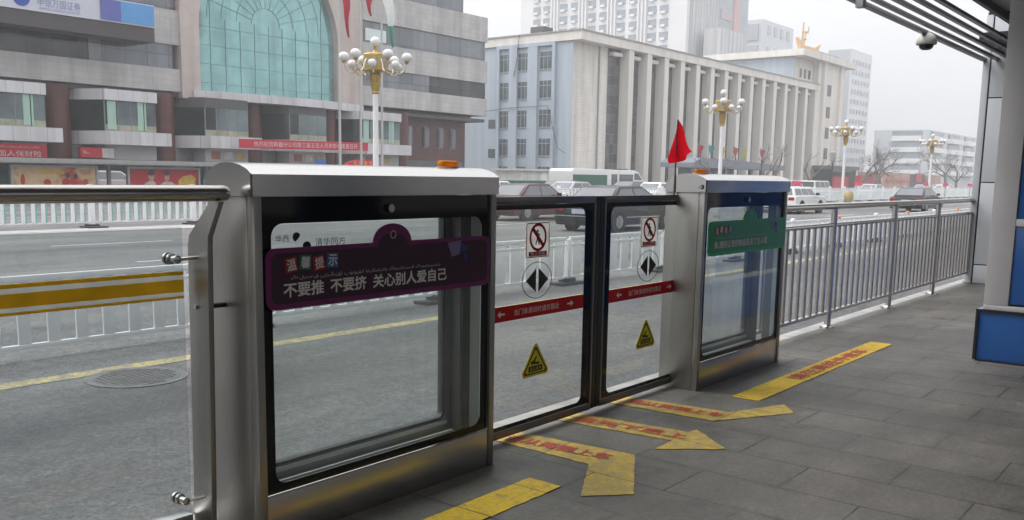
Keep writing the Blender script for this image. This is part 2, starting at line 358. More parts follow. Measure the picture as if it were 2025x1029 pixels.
def text_mb(s, org, right, upv, w=None, h=None, thick=.0015, anchor='c', bold=0.):
    cu = bpy.data.curves.new('lettering', 'FONT'); cu.body = s; cu.resolution_u = 2
    o = bpy.data.objects.new('lettering', cu); C.objects.link(o); bpy.context.view_layer.update()
    me = bpy.data.meshes.new_from_object(o.evaluated_get(bpy.context.evaluated_depsgraph_get()))
    C.objects.unlink(o); bpy.data.objects.remove(o)
    V = [v.co.copy() for v in me.vertices]; F = [tuple(p.vertices) for p in me.polygons]
    x0, x1 = min(v.x for v in V), max(v.x for v in V); y0, y1 = min(v.y for v in V), max(v.y for v in V)
    sx = (w / (x1 - x0)) if w else None; sy = (h / (y1 - y0)) if h else None
    sx = sx or sy; sy = sy or sx
    R, U = Vector(right).normalized(), Vector(upv).normalized(); N = R.cross(U); O = Vector(org)
    mb = MB(); cx, cyy = ((x0 + x1) / 2, (y0 + y1) / 2) if anchor == 'c' else (x0, (y0 + y1) / 2)
    for i, (ex, ey) in enumerate(((0, 0), (bold, 0), (0, bold), (bold, bold)) if bold else ((0, 0),)):
        mb.add([tuple(O + R * ((v.x - cx + ex) * sx) + U * ((v.y - cyy + ey) * sy) + N * (thick + i * .00012)) for v in V], F)
    bpy.data.meshes.remove(me); bpy.data.curves.remove(cu)
    return mb
XR, ZU = (1, 0, 0), (0, 0, 1)
_forms = {}
for cp in list(range(0xFB50, 0xFE00)) + list(range(0xFE70, 0xFEFD)):
    d = unicodedata.decomposition(chr(cp)).split()
    if len(d) == 2 and d[0] in ('<initial>', '<medial>', '<final>', '<isolated>'): _forms.setdefault((int(d[1], 16), d[0][1:-1]), chr(cp))
def shape_arabic(s):
    out = []; L = len(s)
    joins_left = lambda ch: (ord(ch), 'initial') in _forms
    joins_right = lambda ch: (ord(ch), 'final') in _forms
    for i, ch in enumerate(s):
        r = i > 0 and joins_left(s[i - 1]) and joins_right(ch); l = i + 1 < L and joins_left(ch) and joins_right(s[i + 1])
        f = 'medial' if r and l else 'final' if r else 'initial' if l else 'isolated'
        out.append(_forms.get((ord(ch), f), ch))
    return ''.join(reversed(out))
def rrect(x0, x1, z0, z1, r, n=5):
    P = []
    for cx, cz, a in ((x1 - r, z0 + r, -PI / 2), (x1 - r, z1 - r, 0), (x0 + r, z1 - r, PI / 2), (x0 + r, z0 + r, PI)):
        P += [(cx + r * math.cos(a + PI / 2 * i / n), cz + r * math.sin(a + PI / 2 * i / n)) for i in range(n + 1)]
    return P
def rect(x0, x1, z0, z1): return [(x0, z0), (x1, z0), (x1, z1), (x0, z1)]
def circ(cx, cz, r, n=28, a0=0): return [(cx + r * math.cos(a0 + 2 * PI * i / n), cz + r * math.sin(a0 + 2 * PI * i / n)) for i in range(n)]
ORD = 'first second third fourth fifth sixth seventh eighth ninth tenth eleventh twelfth thirteenth fourteenth fifteenth sixteenth seventeenth eighteenth nineteenth twentieth'.split()
def ordn(i):
    if i < 20: return ORD[i]
    t = ['twenty', 'thirty', 'forty'][(i + 1) // 10 - 2]; r = (i + 1) % 10
    return (t + '-' + ORD[r - 1]) if r else {'twenty': 'twentieth', 'thirty': 'thirtieth', 'forty': 'fortieth'}[t]

ROAD = -.30
# ------------------------------------------------------------------ setting: ground
structure(MB().quad((-700, -300, ROAD), (1500, -300, ROAD), (1500, 1200, ROAD), (-700, 1200, ROAD)), 'road', ASPH)
structure(MB().box(-14, 34, -4, 3.16, ROAD - .05, 0), 'platform', TILE)
structure(MB().box(-14, 34, 3.16, 3.30, ROAD - .05, -.004), 'platform_kerb', KERB, bevel=.012)
def sheet(x0, x1, y0, y1, z): return MB().quad((x0, y0, z), (x1, y0, z), (x1, y1, z), (x0, y1, z))
structure(sheet(-20, 120, 7.40, 7.60, ROAD + .004), 'yellow_lane_line', YPAINT)
structure(sheet(-20, 200, 24.75, 26.2, ROAD + .004), 'median_strip', simple('pale_median_concrete', (.40, .385, .37), .85, 0, .12, 3))
dm = MB()
for Y, xs in ((16.02, [(9.0, 9.85)] + [(15.0 + 6 * k, 18 + 6 * k) for k in range(-3, 0)] + [(20 + 10 * k, 25 + 10 * k) for k in range(12)]), (20.45, [(9.5, 12.4)] + [(22 + 10 * k, 27 + 10 * k) for k in range(12)]),
              (33, [(12 + 9 * k, 16 + 9 * k) for k in range(15)]), (37, [(14 + 9 * k, 18 + 9 * k) for k in range(15)])):
    if Y == 16.02: xs = [(9.0, 9.85), (14, 18), (24, 28), (34, 38), (44, 48), (54, 58), (64, 68)]
    for a, b in xs: dm.quad((a, Y, ROAD + .004), (b, Y, ROAD + .004), (b, Y + .13, ROAD + .004), (a, Y + .13, ROAD + .004))
structure(dm, 'white_lane_dashes', WPAINT)
structure(MB().box(-60, 420, 43.5, 58, ROAD - .1, ROAD + .15), 'far_pavement', CONC)

# manhole
mh = thing('manhole_cover', 'round cast iron manhole cover beside the yellow line', 'manhole', (3.92, 7.08, ROAD))
IRON = simple('cast_iron', (.125, .123, .12), .75, .1, .25, 9, .2)
MB().lathe([(.40, .002), (.40, .007), (.34, .008), (.34, .002)], (3.92, 7.08, ROAD), 40).build('rim', simple('worn_rim', (.13, .128, .125), .8, 0, .25, 7, .2), mh)
p = MB().lathe([(.338, .002), (.338, .010)], (3.92, 7.08, ROAD), 40)
for i in range(-6, 7):
    for j in range(-6, 7):
        if math.hypot(i, j) < 6.2: p.box(3.92 + i * .05 - .016, 3.92 + i * .05 + .016, 7.08 + j * .05 - .016, 7.08 + j * .05 + .016, ROAD + .010, ROAD + .015)
p.build('lid', IRON, mh)

# ------------------------------------------------------------------ floor decals
def decal(name, poly, z, m, label, texts):
    rj = random.Random(name + label); P2_ = []
    for (xa, ya), (xb, yb) in zip(poly, poly[1:] + poly[:1]):
        n_ = max(2, int(math.hypot(xb - xa, yb - ya) / .025))
        for i in range(n_):
            k = 0 if i == 0 else .0028
            P2_.append((xa + (xb - xa) * i / n_ + rj.uniform(-k, k) - (rj.random() < .05) * k, ya + (yb - ya) * i / n_ + rj.uniform(-k, k)))
    poly = P2_
    o = single(MB().prismh(poly, [], 'z', .002, z), name, m, label, 'floor marking', 'yellow floor markings by the doors')
    for t, org, r, u, w, h in texts:
        text_mb(t, (*org, z + .002), r, u, w, h, bold=.03).build('lettering', REDT, o)
dn, lf = (0, -1, 0), (0, 1, 0)
decal('floor_arrow', [(3.69, 3.1), (3.89, 3.1), (3.965, 2.349), (3.448, 2.04), (3.27, 2.205), (3.675, 2.437)], .004, YFADE, 'faded yellow floor arrow bent towards the near cabinet, red lettering',
      [('请从两侧上车', (3.80, 2.72), (.1, -1, 0), (1, .1, 0), .62, .105)])
decal('floor_arrow', [(4.24, 3.1), (4.45, 3.1), (4.53, 2.346), (4.61, 2.335), (4.369, 2.04), (4.12, 2.322), (4.321, 2.335)], .004, YFADE, 'straight yellow floor arrow pointing away from the sliding doors',
      [('请先下后上', (4.385, 2.64), (.13, -1, 0), (1, .13, 0), .68, .10)])
decal('floor_arrow', [(4.80, 3.1), (5.01, 3.1), (5.098, 2.373), (5.514, 2.198), (5.345, 2.065), (4.846, 2.355)], .004, YFADE, 'yellow floor arrow bent towards the far cabinet, red lettering',
      [('请从两侧上车', (4.955, 2.67), (.1, -1, 0), (1, .1, 0), .62, .105)])
decal('floor_strip', rect(5.49, 8.26, 2.36, 2.545), .004, YFLOOR, 'long yellow floor strip with red lettering beyond the far cabinet', [('请在黄线外候车', (7.02, 2.452), XR, lf, 1.5, .12)])
decal('floor_strip', rect(.55, 3.32, 2.345, 2.53), .004, YFLOOR, 'yellow floor strip in front of the near cabinet, cut by the frame', [('请在黄线外候车', (1.6, 2.44), XR, lf, 1.5, .12)])

# ------------------------------------------------------------------ screen door cabinets
def cabinet(dx, label):
    x0, x1 = 2.012 + dx, 3.366 + dx
    t = thing('screen_door_cabinet', label, 'door cabinet', ((x0 + x1) / 2, 2.93, 0), 'steel cabinets beside the sliding doors')
    MB().box(x0, x0 + .034, 2.79, 2.83, 0, 1.31).build('post', STEEL, t, .002)
    MB().box(x1 - .036, x1, 2.79, 2.83, 0, 1.31).build('post', STEEL, t, .002)
    MB().box(x0 + .036, x1 - .038, 2.794, 2.83, .0, .184).build('kick_plate', STEELH, t, .002)
    MB().box(x0, x0 + .022, 2.832, 3.075, 0, 1.31).build('side_panel', STEEL, t, .002)
    for ya, yb, m_ in ((2.832, 2.868, 'pale_inner_panel'), (2.869, 2.93, 'olive_inner_panel'), (2.968, 3.03, 'dark_inner_panel'), (3.031, 3.075, 'pale_inner_panel')):
        if m_.startswith('dark'):
            MB().box(x1 - .05, x1 - .03, ya, yb, .02, 1.29).build('guide', ALUD, t)
        else:
            MB().box(x1 - .02, x1, ya, yb, .02 if ya > 3 else 0, 1.31).build('slotted_side_panel', simple(m_, (.46, .52, .51) if m_.startswith('pale') else (.20, .20, .185), .4, .2, .06), t)
    # front glass with black border
    MB().prismh(rect(x0 + .035, x1 - .037, .187, 1.309), [rrect(x0 + .083, x1 - .086, .22, 1.21, .05)], 'y', 2.8045, 2.806).build('border', BLACK, t)
    MB().box(x0 + .05, x1 - .05, 2.807, 2.812, .19, 1.30).build('front_glass', GLASSG, t)
    # back frame with its own window
    MB().prismh(rect(x0 + .024, x1 - .022, .02, 1.305), [rrect(x0 + .096, x1 - .091, .211, 1.254, .032)], 'y', 3.045, 3.072).build('back_frame', ALU, t)
    k = MB(); k.prismh(rrect(x0 + .088, x1 - .083, .203, 1.262, .04), [rrect(x0 + .10, x1 - .095, .215, 1.25, .03)], 'y', 3.038, 3.044)
    k.prismh(rrect(x0 + .0955, x1 - .0905, .2105, 1.2545, .032), [rrect(x0 + .10, x1 - .095, .215, 1.25, .03)], 'y', 3.0441, 3.073); k.build('gasket', RUBBER, t)
    MB().box(x0 + .03, x1 - .075, 3.026, 3.037, .180, .197).build('bead', WHITE, t)
    MB().box(x0 + .03, x1 - .075, 2.985, 2.995, .151, .158).build('bead', WHITE, t)
    sill = MB(); sill.box(x0 + .03, x1 - .06, 2.90, 3.036, .02, .150); sill.build('inner_sill', ALU, t, .004)
    MB().box(x0 + .1, x1 - .10, 3.05, 3.056, .21, 1.25).build('back_glass', GLASSG, t)
    # cap: flat lip in front, curved top, end plates
    prof = [(2.77, 1.311), (2.77, 1.390)] + [(2.77 + .30 * (1 - math.cos(a)) / 2, 1.390 + .041 * math.sin(a)) for a in [PI * i / 14 for i in range(1, 14)]] + [(3.075, 1.372), (3.075, 1.311)]
    prof = [(2.77, 1.311), (2.77, 1.390), (2.80, 1.409), (2.84, 1.4225), (2.88, 1.4295), (2.92, 1.431), (2.96, 1.427), (3.0, 1.416), (3.03, 1.402), (3.055, 1.382), (3.068, 1.36), (3.07, 1.311)]
    cap = MB().prism(prof, 'x', x0 - .020, x1 - .008).build('cap', CAPST, t, 0, True, ang=25)
    e = MB(); e.box(x0 - .0225, x0 - .0205, 2.765, 2.775, 1.311, 1.39); e.build('edge_trim', DARKM, cap)
    MB().lathe([(.016, 0), (.016, .007), (.011, .010), (.011, .006)], (x0 + .675, 2.798, 1.258), 20, 0, 'y').build('lock', STEELH, t, 0, True)
    for v in t.children:
        if v.name.startswith('lock'):
            pass
    q = MB().lathe([(.017, -.010), (.017, 0.0), (.010, 0.0)], (x0 + .675, 2.797, 1.258), 20, 0, 'y'); q.build('lock', CAPST, t, 0, True)
    return t
cab1 = cabinet(0, 'near stainless steel screen door cabinet with purple notice, left of the doors')
cab2 = cabinet(3.455, 'far stainless steel screen door cabinet with green notice, right of the doors')
def beacon(x, label):
    t = thing('warning_light', label, 'warning light', (x, 2.93, 1.43), 'amber warning lights on the cabinets')
    MB().lathe([(.052, 0), (.052, .006)], (x, 2.93, 1.429), 20).build('base', GREYP, t)
    MB().prism(rrect(x - .056, x + .056, 2.903, 2.957, .026), 'z', 1.436, 1.462).build('lens', AMBER, t, .010)
beacon(3.18, 'amber warning light on top of the near cabinet'); beacon(5.66, 'amber warning light on top of the far cabinet')
# hinge / latch bits on the far cabinet's end
MB().lathe([(.014, 0), (.014, .006)], (5.447, 2.80, 1.345), 12, 0, 'x').build('latch', DARKM, cab2)
l2 = MB(); l2.box(5.4435, 5.447, 2.796, 2.83, 1.340, 1.350); l2.build('latch', ALU, cab2)

# writing on the inner glass
LG = text_mb('华西', (2.145, 2.806, 1.155), XR, ZU, .06, .026); LG.build('lettering', BLKP, cab1)
text_mb('清华同方', (2.375, 2.806, 1.135), XR, ZU, .15, .03).build('lettering', BLKP, cab1)
mm = MB()
mm.prism([(2.212 + .018 * math.cos(a), 1.158 + .018 * math.sin(a)) for a in [PI * (.1 + 1.3 * i / 9) for i in range(10)]] + [(2.218, 1.150)], 'y', 2.8055, 2.8065)
mm.prism([(2.26 + .02 * math.cos(a), 1.122 + .018 * math.sin(a)) for a in [PI * (-.3 + 1.3 * i / 9) for i in range(10)]], 'y', 2.8055, 2.8065)
mm.build('emblem', BLKP, cab1)
text_mb('清华同方', (5.68, 2.806, 1.15), XR, ZU, .10, .016).build('lettering', BLKP, cab2)

def notice(dx, m_out, m_in, label, line1, lab2, w2):
    ox = 2.056 + dx
    t = thing('notice_board', label, 'notice', (ox + .63, 2.79, .89), 'notice boards on the cabinets')
    A = lambda r, g: None
    def outline(i):
        x0, x1, z0, z1 = ox + i, ox + 1.262 - i, .892 + i, 1.121 - i * .8
        R = .04 - i * .5; P = rrect(x0, x1, z0, z1, R, 4)
        # insert the round tab on the top edge
        cx, r = ox + .635, .108 - i; tab = [(cx + r * math.cos(a), 1.118 - i + (.078) / .108 * r * math.sin(a)) for a in [PI * k / 16 for k in range(17)]]
        tab = [(x, max(z, z1)) for x, z in tab]
        return P[:10] + tab + P[10:]
    MB().prism(outline(0), 'y', 2.785, 2.792).build('board', m_out, t)
    MB().prism(outline(.022), 'y', 2.7835, 2.786).build('panel', m_in, t)
    cols = [(.42, .012, .03), (.02, .16, .10), (.42, .012, .03), (.02, .16, .46)]
    y = 2.7825
    for i, ch in enumerate('温馨提示'):
        cx, cz = ox + .111 + i * .066, 1.060 + (-1) ** i * -.003; a = math.radians([8, -4, 8, -3][i]); hw = .028
        pts = [(cx + math.cos(a + PI / 4 + k * PI / 2) * hw * 1.41, cz + math.sin(a + PI / 4 + k * PI / 2) * hw * 1.41) for k in range(4)]
        tl = MB().prism(pts, 'y', y - .0005, y + .001).build('tile', simple('tile_ink_%d' % i, cols[i], .5, 0, .05), t)
        text_mb(ch, (cx, y - .0006, cz), (math.cos(a), 0, math.sin(a)), (-math.sin(a), 0, math.cos(a)), .042, .043, .0008, bold=.03).build('lettering', WHITET, tl)
    text_mb(shape_arabic(line1), (ox + .512, y, 1.008), XR, ZU, .81, .022).build('lettering', simple('pale_print', (.70, .66, .70), .6, 0, .02), t)
    for s, cx, w in lab2: text_mb(s, (ox + cx, y, .963), XR, ZU, w, w2, bold=.045).build('lettering', WHITET, t)
    MB().prismh(circ(ox + .635, 1.150, .017), [circ(ox + .635, 1.150, .013)], 'y', y - .0005, y + .001).build('ring', simple('pink_print', (.55, .40, .52), .5, 0, .02), t)
    mg = MB().prism([(ox + .965, 1.100), (ox + 1.055, 1.107), (ox + 1.045, 1.045), (ox + .995, 1.037)], 'y', y - .0005, y + .001)
    mg.build('megaphone', simple('lilac_print', (.22, .18, .42), .5, 0, .05), t)
    mg2 = MB().prism([(ox + 1.057, 1.095), (ox + 1.105, 1.078), (ox + 1.105, 1.066), (ox + 1.047, 1.052)], 'y', y - .0005, y + .001)
    mg2.prism([(ox + 1.075, 1.055), (ox + 1.088, 1.052), (ox + 1.098, 1.015), (ox + 1.082, 1.012)], 'y', y - .0005, y + .001)
    mg2.build('megaphone', simple('blue_print', (.03, .045, .25), .5, 0, .05), t)
UY = 'ئىتتىرىشمەڭ قىستاشماڭ باشقىلارغا كۆيۈنۈپ ئۆزىڭىزنى قەدىرلەڭ'
notice(0, PURP, PURD, 'purple notice board with white lettering across the near cabinet', UY, [('不要推', .1665, .188), ('不要挤', .388, .184), ('关心别人爱自己', .737, .437)], .053)
notice(3.48, GRNB, GRND, 'green notice board with white lettering across the far cabinet', UY, [('亲,请别让您的物品失去了主人哦', .50, .84)], .050)

# ------------------------------------------------------------------ sliding doors
def door(xa, xb, gx0, gx1, label, stk, left):
    Y0 = 2.985; Y1 = Y0 + .035
    t = thing('sliding_door', label, 'sliding door', ((xa + xb) / 2, Y0 + .015, .03), 'glass sliding doors')
    for za, zb in ((1.252, 1.291), (.028, .066)): MB().box(xa, xb, Y0, Y1, za, zb).build('rail', simple('dark_steel', (.20, .19, .185), .3, .9, .1, 4), t, .002)
    for xs_ in (xa, xb - .012): MB().box(xs_, xs_ + .012, Y0, Y1, .067, 1.251).build('stile', STEEL, t)
    MB().prismh(rect(xa + .013, xb - .013, .067, 1.251), [rrect(gx0, gx1, .090, 1.225, .05)], 'y', Y0 + .009, Y0 + .011).build('frame', BLACK, t)
    MB().box(gx0 - .02, gx1 + .02, Y0 + .012, Y0 + .018, .08, 1.24).build('glass', GLASS, t)
    y = Y0 + .0105; ya = y - .0012
    cx = stk
    # no-leaning sticker
    s = MB().prism(rrect(cx - .108, cx + .108, .962, 1.158, .02), 'y', ya, y).build('prohibition_sticker', WSTK, t)
    MB().prismh(rrect(cx - .103, cx + .103, .967, 1.153, .017), [rrect(cx - .098, cx + .098, .972, 1.148, .013)], 'y', ya - .0006, ya - .0002).build('border', simple('dull_red_print', (.30, .04, .04), .5, 0, .05), s)
    r = MB().prismh(circ(cx, 1.075, .076), [circ(cx, 1.075, .060)], 'y', ya - .0012, ya - .0008)
    c45 = math.cos(PI / 4); L, wd = .068, .0075
    r.prism([(cx - L * c45 - wd, 1.075 + L * c45 - wd), (cx - L * c45 + wd, 1.075 + L * c45 + wd), (cx + L * c45 + wd, 1.075 - L * c45 + wd), (cx + L * c45 - wd, 1.075 - L * c45 - wd)], 'y', ya - .0012, ya - .0008)
    r.build('ring', REDP, s)
    m = MB().prism(circ(cx - .008, 1.117, .011, 12), 'y', ya - .0007, ya - .0003)
    m.prism([(cx - .02, 1.103), (cx - .002, 1.105), (cx + .026, 1.092), (cx + .024, 1.084), (cx + .004, 1.090), (cx + .010, 1.062), (cx + .022, 1.022), (cx + .010, 1.020), (cx - .006, 1.056), (cx - .022, 1.022), (cx - .032, 1.026), (cx - .016, 1.066)], 'y', ya - .0007, ya - .0003)
    m.v = [(cx + (x_ - cx) * .72, y_, 1.075 + (z_ - 1.075) * .78) for x_, y_, z_ in m.v]
    m.build('figure', BLKP, s)
    lb = MB().prism(rect(cx - .080, cx + .080, .974, .999), 'y', ya - .0007, ya - .0003); lb.v = [(x, yy, z - .0) for x, yy, z in lb.v]
    lb.build('label_plate', REDP, s)
    text_mb('禁止倚靠' if left else '禁止攀爬', (cx, ya - .0007, .9865), XR, ZU, .13, .018, .0006).build('lettering', WHITET, s)
    # opening direction roundel
    el = lambda k: [(cx + .134 * k * math.cos(2 * PI * i / 44), .844 + .0995 * k * math.sin(2 * PI * i / 44)) for i in range(44)]
    s = MB().prismh(el(1), [el(.962)], 'y', ya, y).build('direction_sticker', BLKP, t)
    for sg in (-1, 1): MB().prism([(cx + sg * .011, .909), (cx + sg * .011, .779), (cx + sg * .100, .844)], 'y', ya - .0006, ya - .0001).build('triangle', BLKP, s)
    MB().box(cx - .005, cx + .005, ya - .0006, ya - .0001, .779, .909).build('bar', WSTK, s)
    # red strip
    s = MB().prism(rect(gx0 + .001, gx1 - .001, .648, .727), 'y', ya, y).build('warning_strip', REDP, t)
    mid = (gx0 + gx1) / 2 + (.06 if left else 0)
    text_mb('当门体滑动时请勿靠近', (mid - .02, ya, .687), XR, ZU, .40, .034, .0006).build('lettering', WHITET, s)
    ar = MB()
    for sg in (-1, 1):
        q = mid + sg * .31 - .02; ar.prism([(q + sg * .03, .687), (q + sg * .004, .705), (q + sg * .004, .692), (q - sg * .03, .692), (q - sg * .03, .682), (q + sg * .004, .682), (q + sg * .004, .669)], 'y', ya - .0006, ya - .0001)
    ar.build('arrow', WHITET, s)
    # triangular hand warning
    def tri(k, b, tp, rr):
        P = []
        for (px, pz, an) in ((cx - k, b, 7 * PI / 6), (cx + k, b, -PI / 6), (cx, tp, PI / 2)):
            P += [(px + rr * math.cos(an + q), pz + rr * math.sin(an + q)) for q in (-.9, -.45, 0, .45, .9)]
        return P
    s = MB().prism(tri(.095, .338, .475, .022), 'y', ya, y).build('hand_warning_sticker', YELP, t)
    MB().prismh(tri(.089, .342, .466, .013), [tri(.078, .347, .452, .010)], 'y', ya - .0006, ya - .0002).build('border', BLKP, s)
    h = MB(); h.prism(rect(cx - .062, cx + .062, .343, .375), 'y', ya - .0006, ya - .0002)
    h.prism([(cx - .045, .385), (cx + .03, .380), (cx + .035, .393), (cx - .005, .396), (cx + .012, .425), (cx + .002, .428), (cx - .018, .405), (cx - .04, .402)], 'y', ya - .0006, ya - .0002)
    h.build('pictogram', BLKP, s)
    text_mb('当心夹手', (cx, ya - .0006, .359), XR, ZU, .10, .022, .0006).build('lettering', YELP, s)
    return t
d1 = door(3.32, 4.505, 3.45, 4.412, 'left glass sliding door with warning stickers, next to the near cabinet', 3.965, True)
d2 = door(4.603, 5.675, 4.682, 5.572, 'right glass sliding door with warning stickers, under the red flag', 5.135, False)
for dd, x0_, x1_ in ((d1, 4.506, 4.553), (d2, 4.555, 4.602)):
    MB().box(x0_, x1_, 2.988, 3.018, .03, 1.2895).build('meeting_rubber', RUBBER, dd, .004)

# ------------------------------------------------------------------ red flag on the door
rf = thing('red_flag', 'small red cloth flag on a thin stick above the right door', 'flag', (5.448, 3.0, 1.27))
MB().tube([(5.440, 3.0, 1.27), (5.455, 3.0, 1.775)], .006, 8).build('pole', simple('flag_stick', (.13, .09, .075), .6, 0, .3, 20), rf, 0, True)
fl = MB(); nu, nv = 12, 14; V = []
def poly_at(pts, v):
    f = v * (len(pts) - 1); i = min(int(f), len(pts) - 2); f -= i
    return tuple(pts[i][k] + (pts[i + 1][k] - pts[i][k]) * f for k in (0, 1))
LE = [(5.449, 1.765), (5.440, 1.70), (5.420, 1.635), (5.394, 1.57), (5.372, 1.515), (5.388, 1.492)]
RE = [(5.456, 1.765), (5.505, 1.735), (5.548, 1.69), (5.59, 1.64), (5.64, 1.60), (5.688, 1.578)]
for j in range(nv + 1):
    v = j / nv; (xl, zl), (xr, zr) = poly_at(LE, v), poly_at(RE, v)
    for i in range(nu + 1):
        u = i / nu
        V.append((xl + (xr - xl) * u, 3.0 + .028 * math.sin(u * 6 + v * 2.5) * v - .010 * u, zl + (zr - zl) * u - .012 * math.sin(PI * u) * v))
fl.add(V, [(j * (nu + 1) + i, j * (nu + 1) + i + 1, (j + 1) * (nu + 1) + i + 1, (j + 1) * (nu + 1) + i) for j in range(nv) for i in range(nu)])
fl.build('cloth', FLAGR, rf, 0, True, ang=80)

# ------------------------------------------------------------------ left glass railing
gr = thing('glass_railing', 'glass railing with fat steel handrail and yellow band, left of the near cabinet', 'railing', (1.9, 3.0, ROAD))
MB().tube([(-12, 2.865, 1.321), (1.935, 2.865, 1.321), (1.952, 2.865, 1.321), (1.960, 2.865, 1.321)], [.0285, .0285, .025, .015], 20).build('handrail', TUBE, gr, 0, True, ang=60)
def plate(x, par):
    MB().prism([(2.955, ROAD), (3.07, ROAD), (3.045, 1.13), (3.035, 1.165), (2.905, 1.285), (2.842, 1.292), (2.915, 1.165), (2.918, 1.13)], 'x', x, x + .022).build('post', STEEL, par, .002)
for x in (1.905, -.35, -2.6): plate(x, gr)
MB().box(-11.9, 1.885, 3.046, 3.058, -.12, 1.195).build('glass_panel', GLASSB, gr, .0015)
bd = MB(); 
for a, b in ((0, .1), (.24, .69), (.86, 1)): za, zb = .934 + .101 * a, .934 + .101 * b; bd.quad((-11.9, 3.0445, za), (1.884, 3.0445, za), (1.884, 3.0445, zb), (-11.9, 3.0445, zb))
bd.build('band', cloth('orange_yellow_film', (.92, .53, .02), .5, .5), gr)
gb = MB(); gb.quad((-11.9, 3.0452, .934), (1.884, 3.0452, .934), (1.884, 3.0452, 1.035), (-11.9, 3.0452, 1.035)); gb.build('band', cloth('frosted_film', (.62, .62, .57), .4, .5), gr)
for z in (1.082, .18):
    s = MB(); s.lathe([(.020, 0), (.020, .008), (.013, .009), (.013, .034), (.015, .035), (.015, .048), (.009, .05)], (1.835, 3.000 - .004, z), 18, 0, 'y'); s.v = [(x, 3.046 - (y - 2.996), zz) for x, y, zz in s.v]
    s.tube([(1.845, 3.005, z), (1.93, 2.985, z + .006)], .007, 10)
    s.lathe([(.022, 0), (.022, .012)], (1.835, 3.0575, z), 18, 0, 'y')
    s.build('standoff', CAPST, gr, 0, True)
for z in (.905,):
    MB().tube([(1.92, 2.98, z), (2.02, 2.98, z)], .010, 10).build('tie_rod', DARKM, gr, 0, True)
kb = MB(); kb.lathe([(.010, 0), (.010, -.008)], (1.904, 3.0, .905), 10, 0, 'x'); kb.build('bolt', CAPST, gr)
MB().box(1.72, 1.90, 3.06, 3.14, -.02, .10).build('foot_block', CAPST, gr, .004)

# ------------------------------------------------------------------ right steel railing
rr = thing('steel_railing', 'tubular stainless steel railing with vertical bars, between far cabinet and white pier', 'railing', (10.6, 3.13, 0))
MB().tube([(6.86, 3.13, 1.162), (14.42, 3.13, 1.162)], .030, 16).build('handrail', TUBE, rr, 0, True, ang=60)
MB().tube([(6.86, 3.13, .985), (14.36, 3.13, .985)], .021, 12).build('rail', TUBE, rr, 0, True, ang=60)
MB().box(6.86, 14.36, 3.112, 3.148, .135, .165).build('rail', RAILST, rr, .004)
px = [8.80, 10.68, 12.46, 14.33]
for x in px:
    q = MB().tube([(x, 3.13, 0), (x, 3.13, 1.135)], .030, 14).build('post', RAILST, rr, 0, True, ang=60)
    MB().lathe([(.075, 0), (.072, .012), (.05, .024), (.034, .028)], (x, 3.13, 0.001), 20).build('flange', CAPST, q, 0, True)
ed = [6.9] + px; b0 = None
for a, b in zip(ed[:-1], ed[1:]):
    n_ = 11
    for k in range(1, n_ + 1):
        x = a + (b - a) * k / (n_ + 1)
        if b0 is None:
            b0 = MB().tube([(x, 3.13, .166), (x, 3.13, .966)], .017, 10).build('baluster', RAILST, rr, 0, True, ang=60); bx = x
        else:
            c = b0.copy(); C.objects.link(c); c.location.x = x - bx

# ------------------------------------------------------------------ pier, blue light box, roof
pier = thing('clad_pier', 'white panel clad pier at the end of the steel railing', 'pier', (14.7, 2.4, 0))
core = MB(); core.box(14.215, 15.3, 1.40, 3.14, 0, 3.7); core.build('core', DARKM, pier)
zj = [0, .268, 1.41, 2.555, 3.66]
for a, b in zip(zj[:-1], zj[1:]):
    MB().box(14.2, 15.32, 1.39, 3.045, a + .008, b - .008).build('panel', CLAD, pier, .003)
MB().box(14.2, 15.32, 3.066, 3.15, .004, 3.66).build('corner_panel', CLAD, pier, .003)

lb = thing('light_box_pillar', 'blue panelled light box pillar on a blue plinth, right edge', 'pillar', (9.1, .9, 0))
MB().box(8.0, 10.25, .2, 1.665, .012, .412).build('plinth', BLUEP, lb, .004)
e = MB()
for a in (.2, 1.645): e.box(7.985, 7.998, a, a + .02, .01, .414)
e.box(7.985, 7.998, .222, 1.643, .392, .414); e.box(7.985, 7.998, .222, 1.643, .0, .012); e.build('edge_trim', DARKM, lb)
MB().box(8.0, 10.2, .3, 1.62, .414, .452).build('ledge', GREYP, lb, .003)
MB().box(8.03, 10.17, .33, 1.59, .453, 3.28).build('core', DARKM, lb)
for fa, fb, fc, fd in ((8.0, 8.12, 1.445, 1.62), (10.05, 10.2, 1.445, 1.62), (8.0, 8.12, .3, .42)): MB().box(fa, fb, fc, fd, .453, 3.28).build('frame', GREYP, lb, .006)
MB().box(8.001, 8.1, .421, 1.444, 1.075, 1.13).build('crossbar', GREYP, lb, .003)
for a, b in ((.470, 1.073), (1.132, 3.27)): MB().box(8.012, 8.04, .425, 1.440, a, b).build('panel', BLUEP, lb, .003)
for a, b in ((8.13, 9.05), (9.09, 10.04)): MB().box(a, b, 1.56, 1.605, .46, 3.27).build('panel', BLUEP, lb, .003)

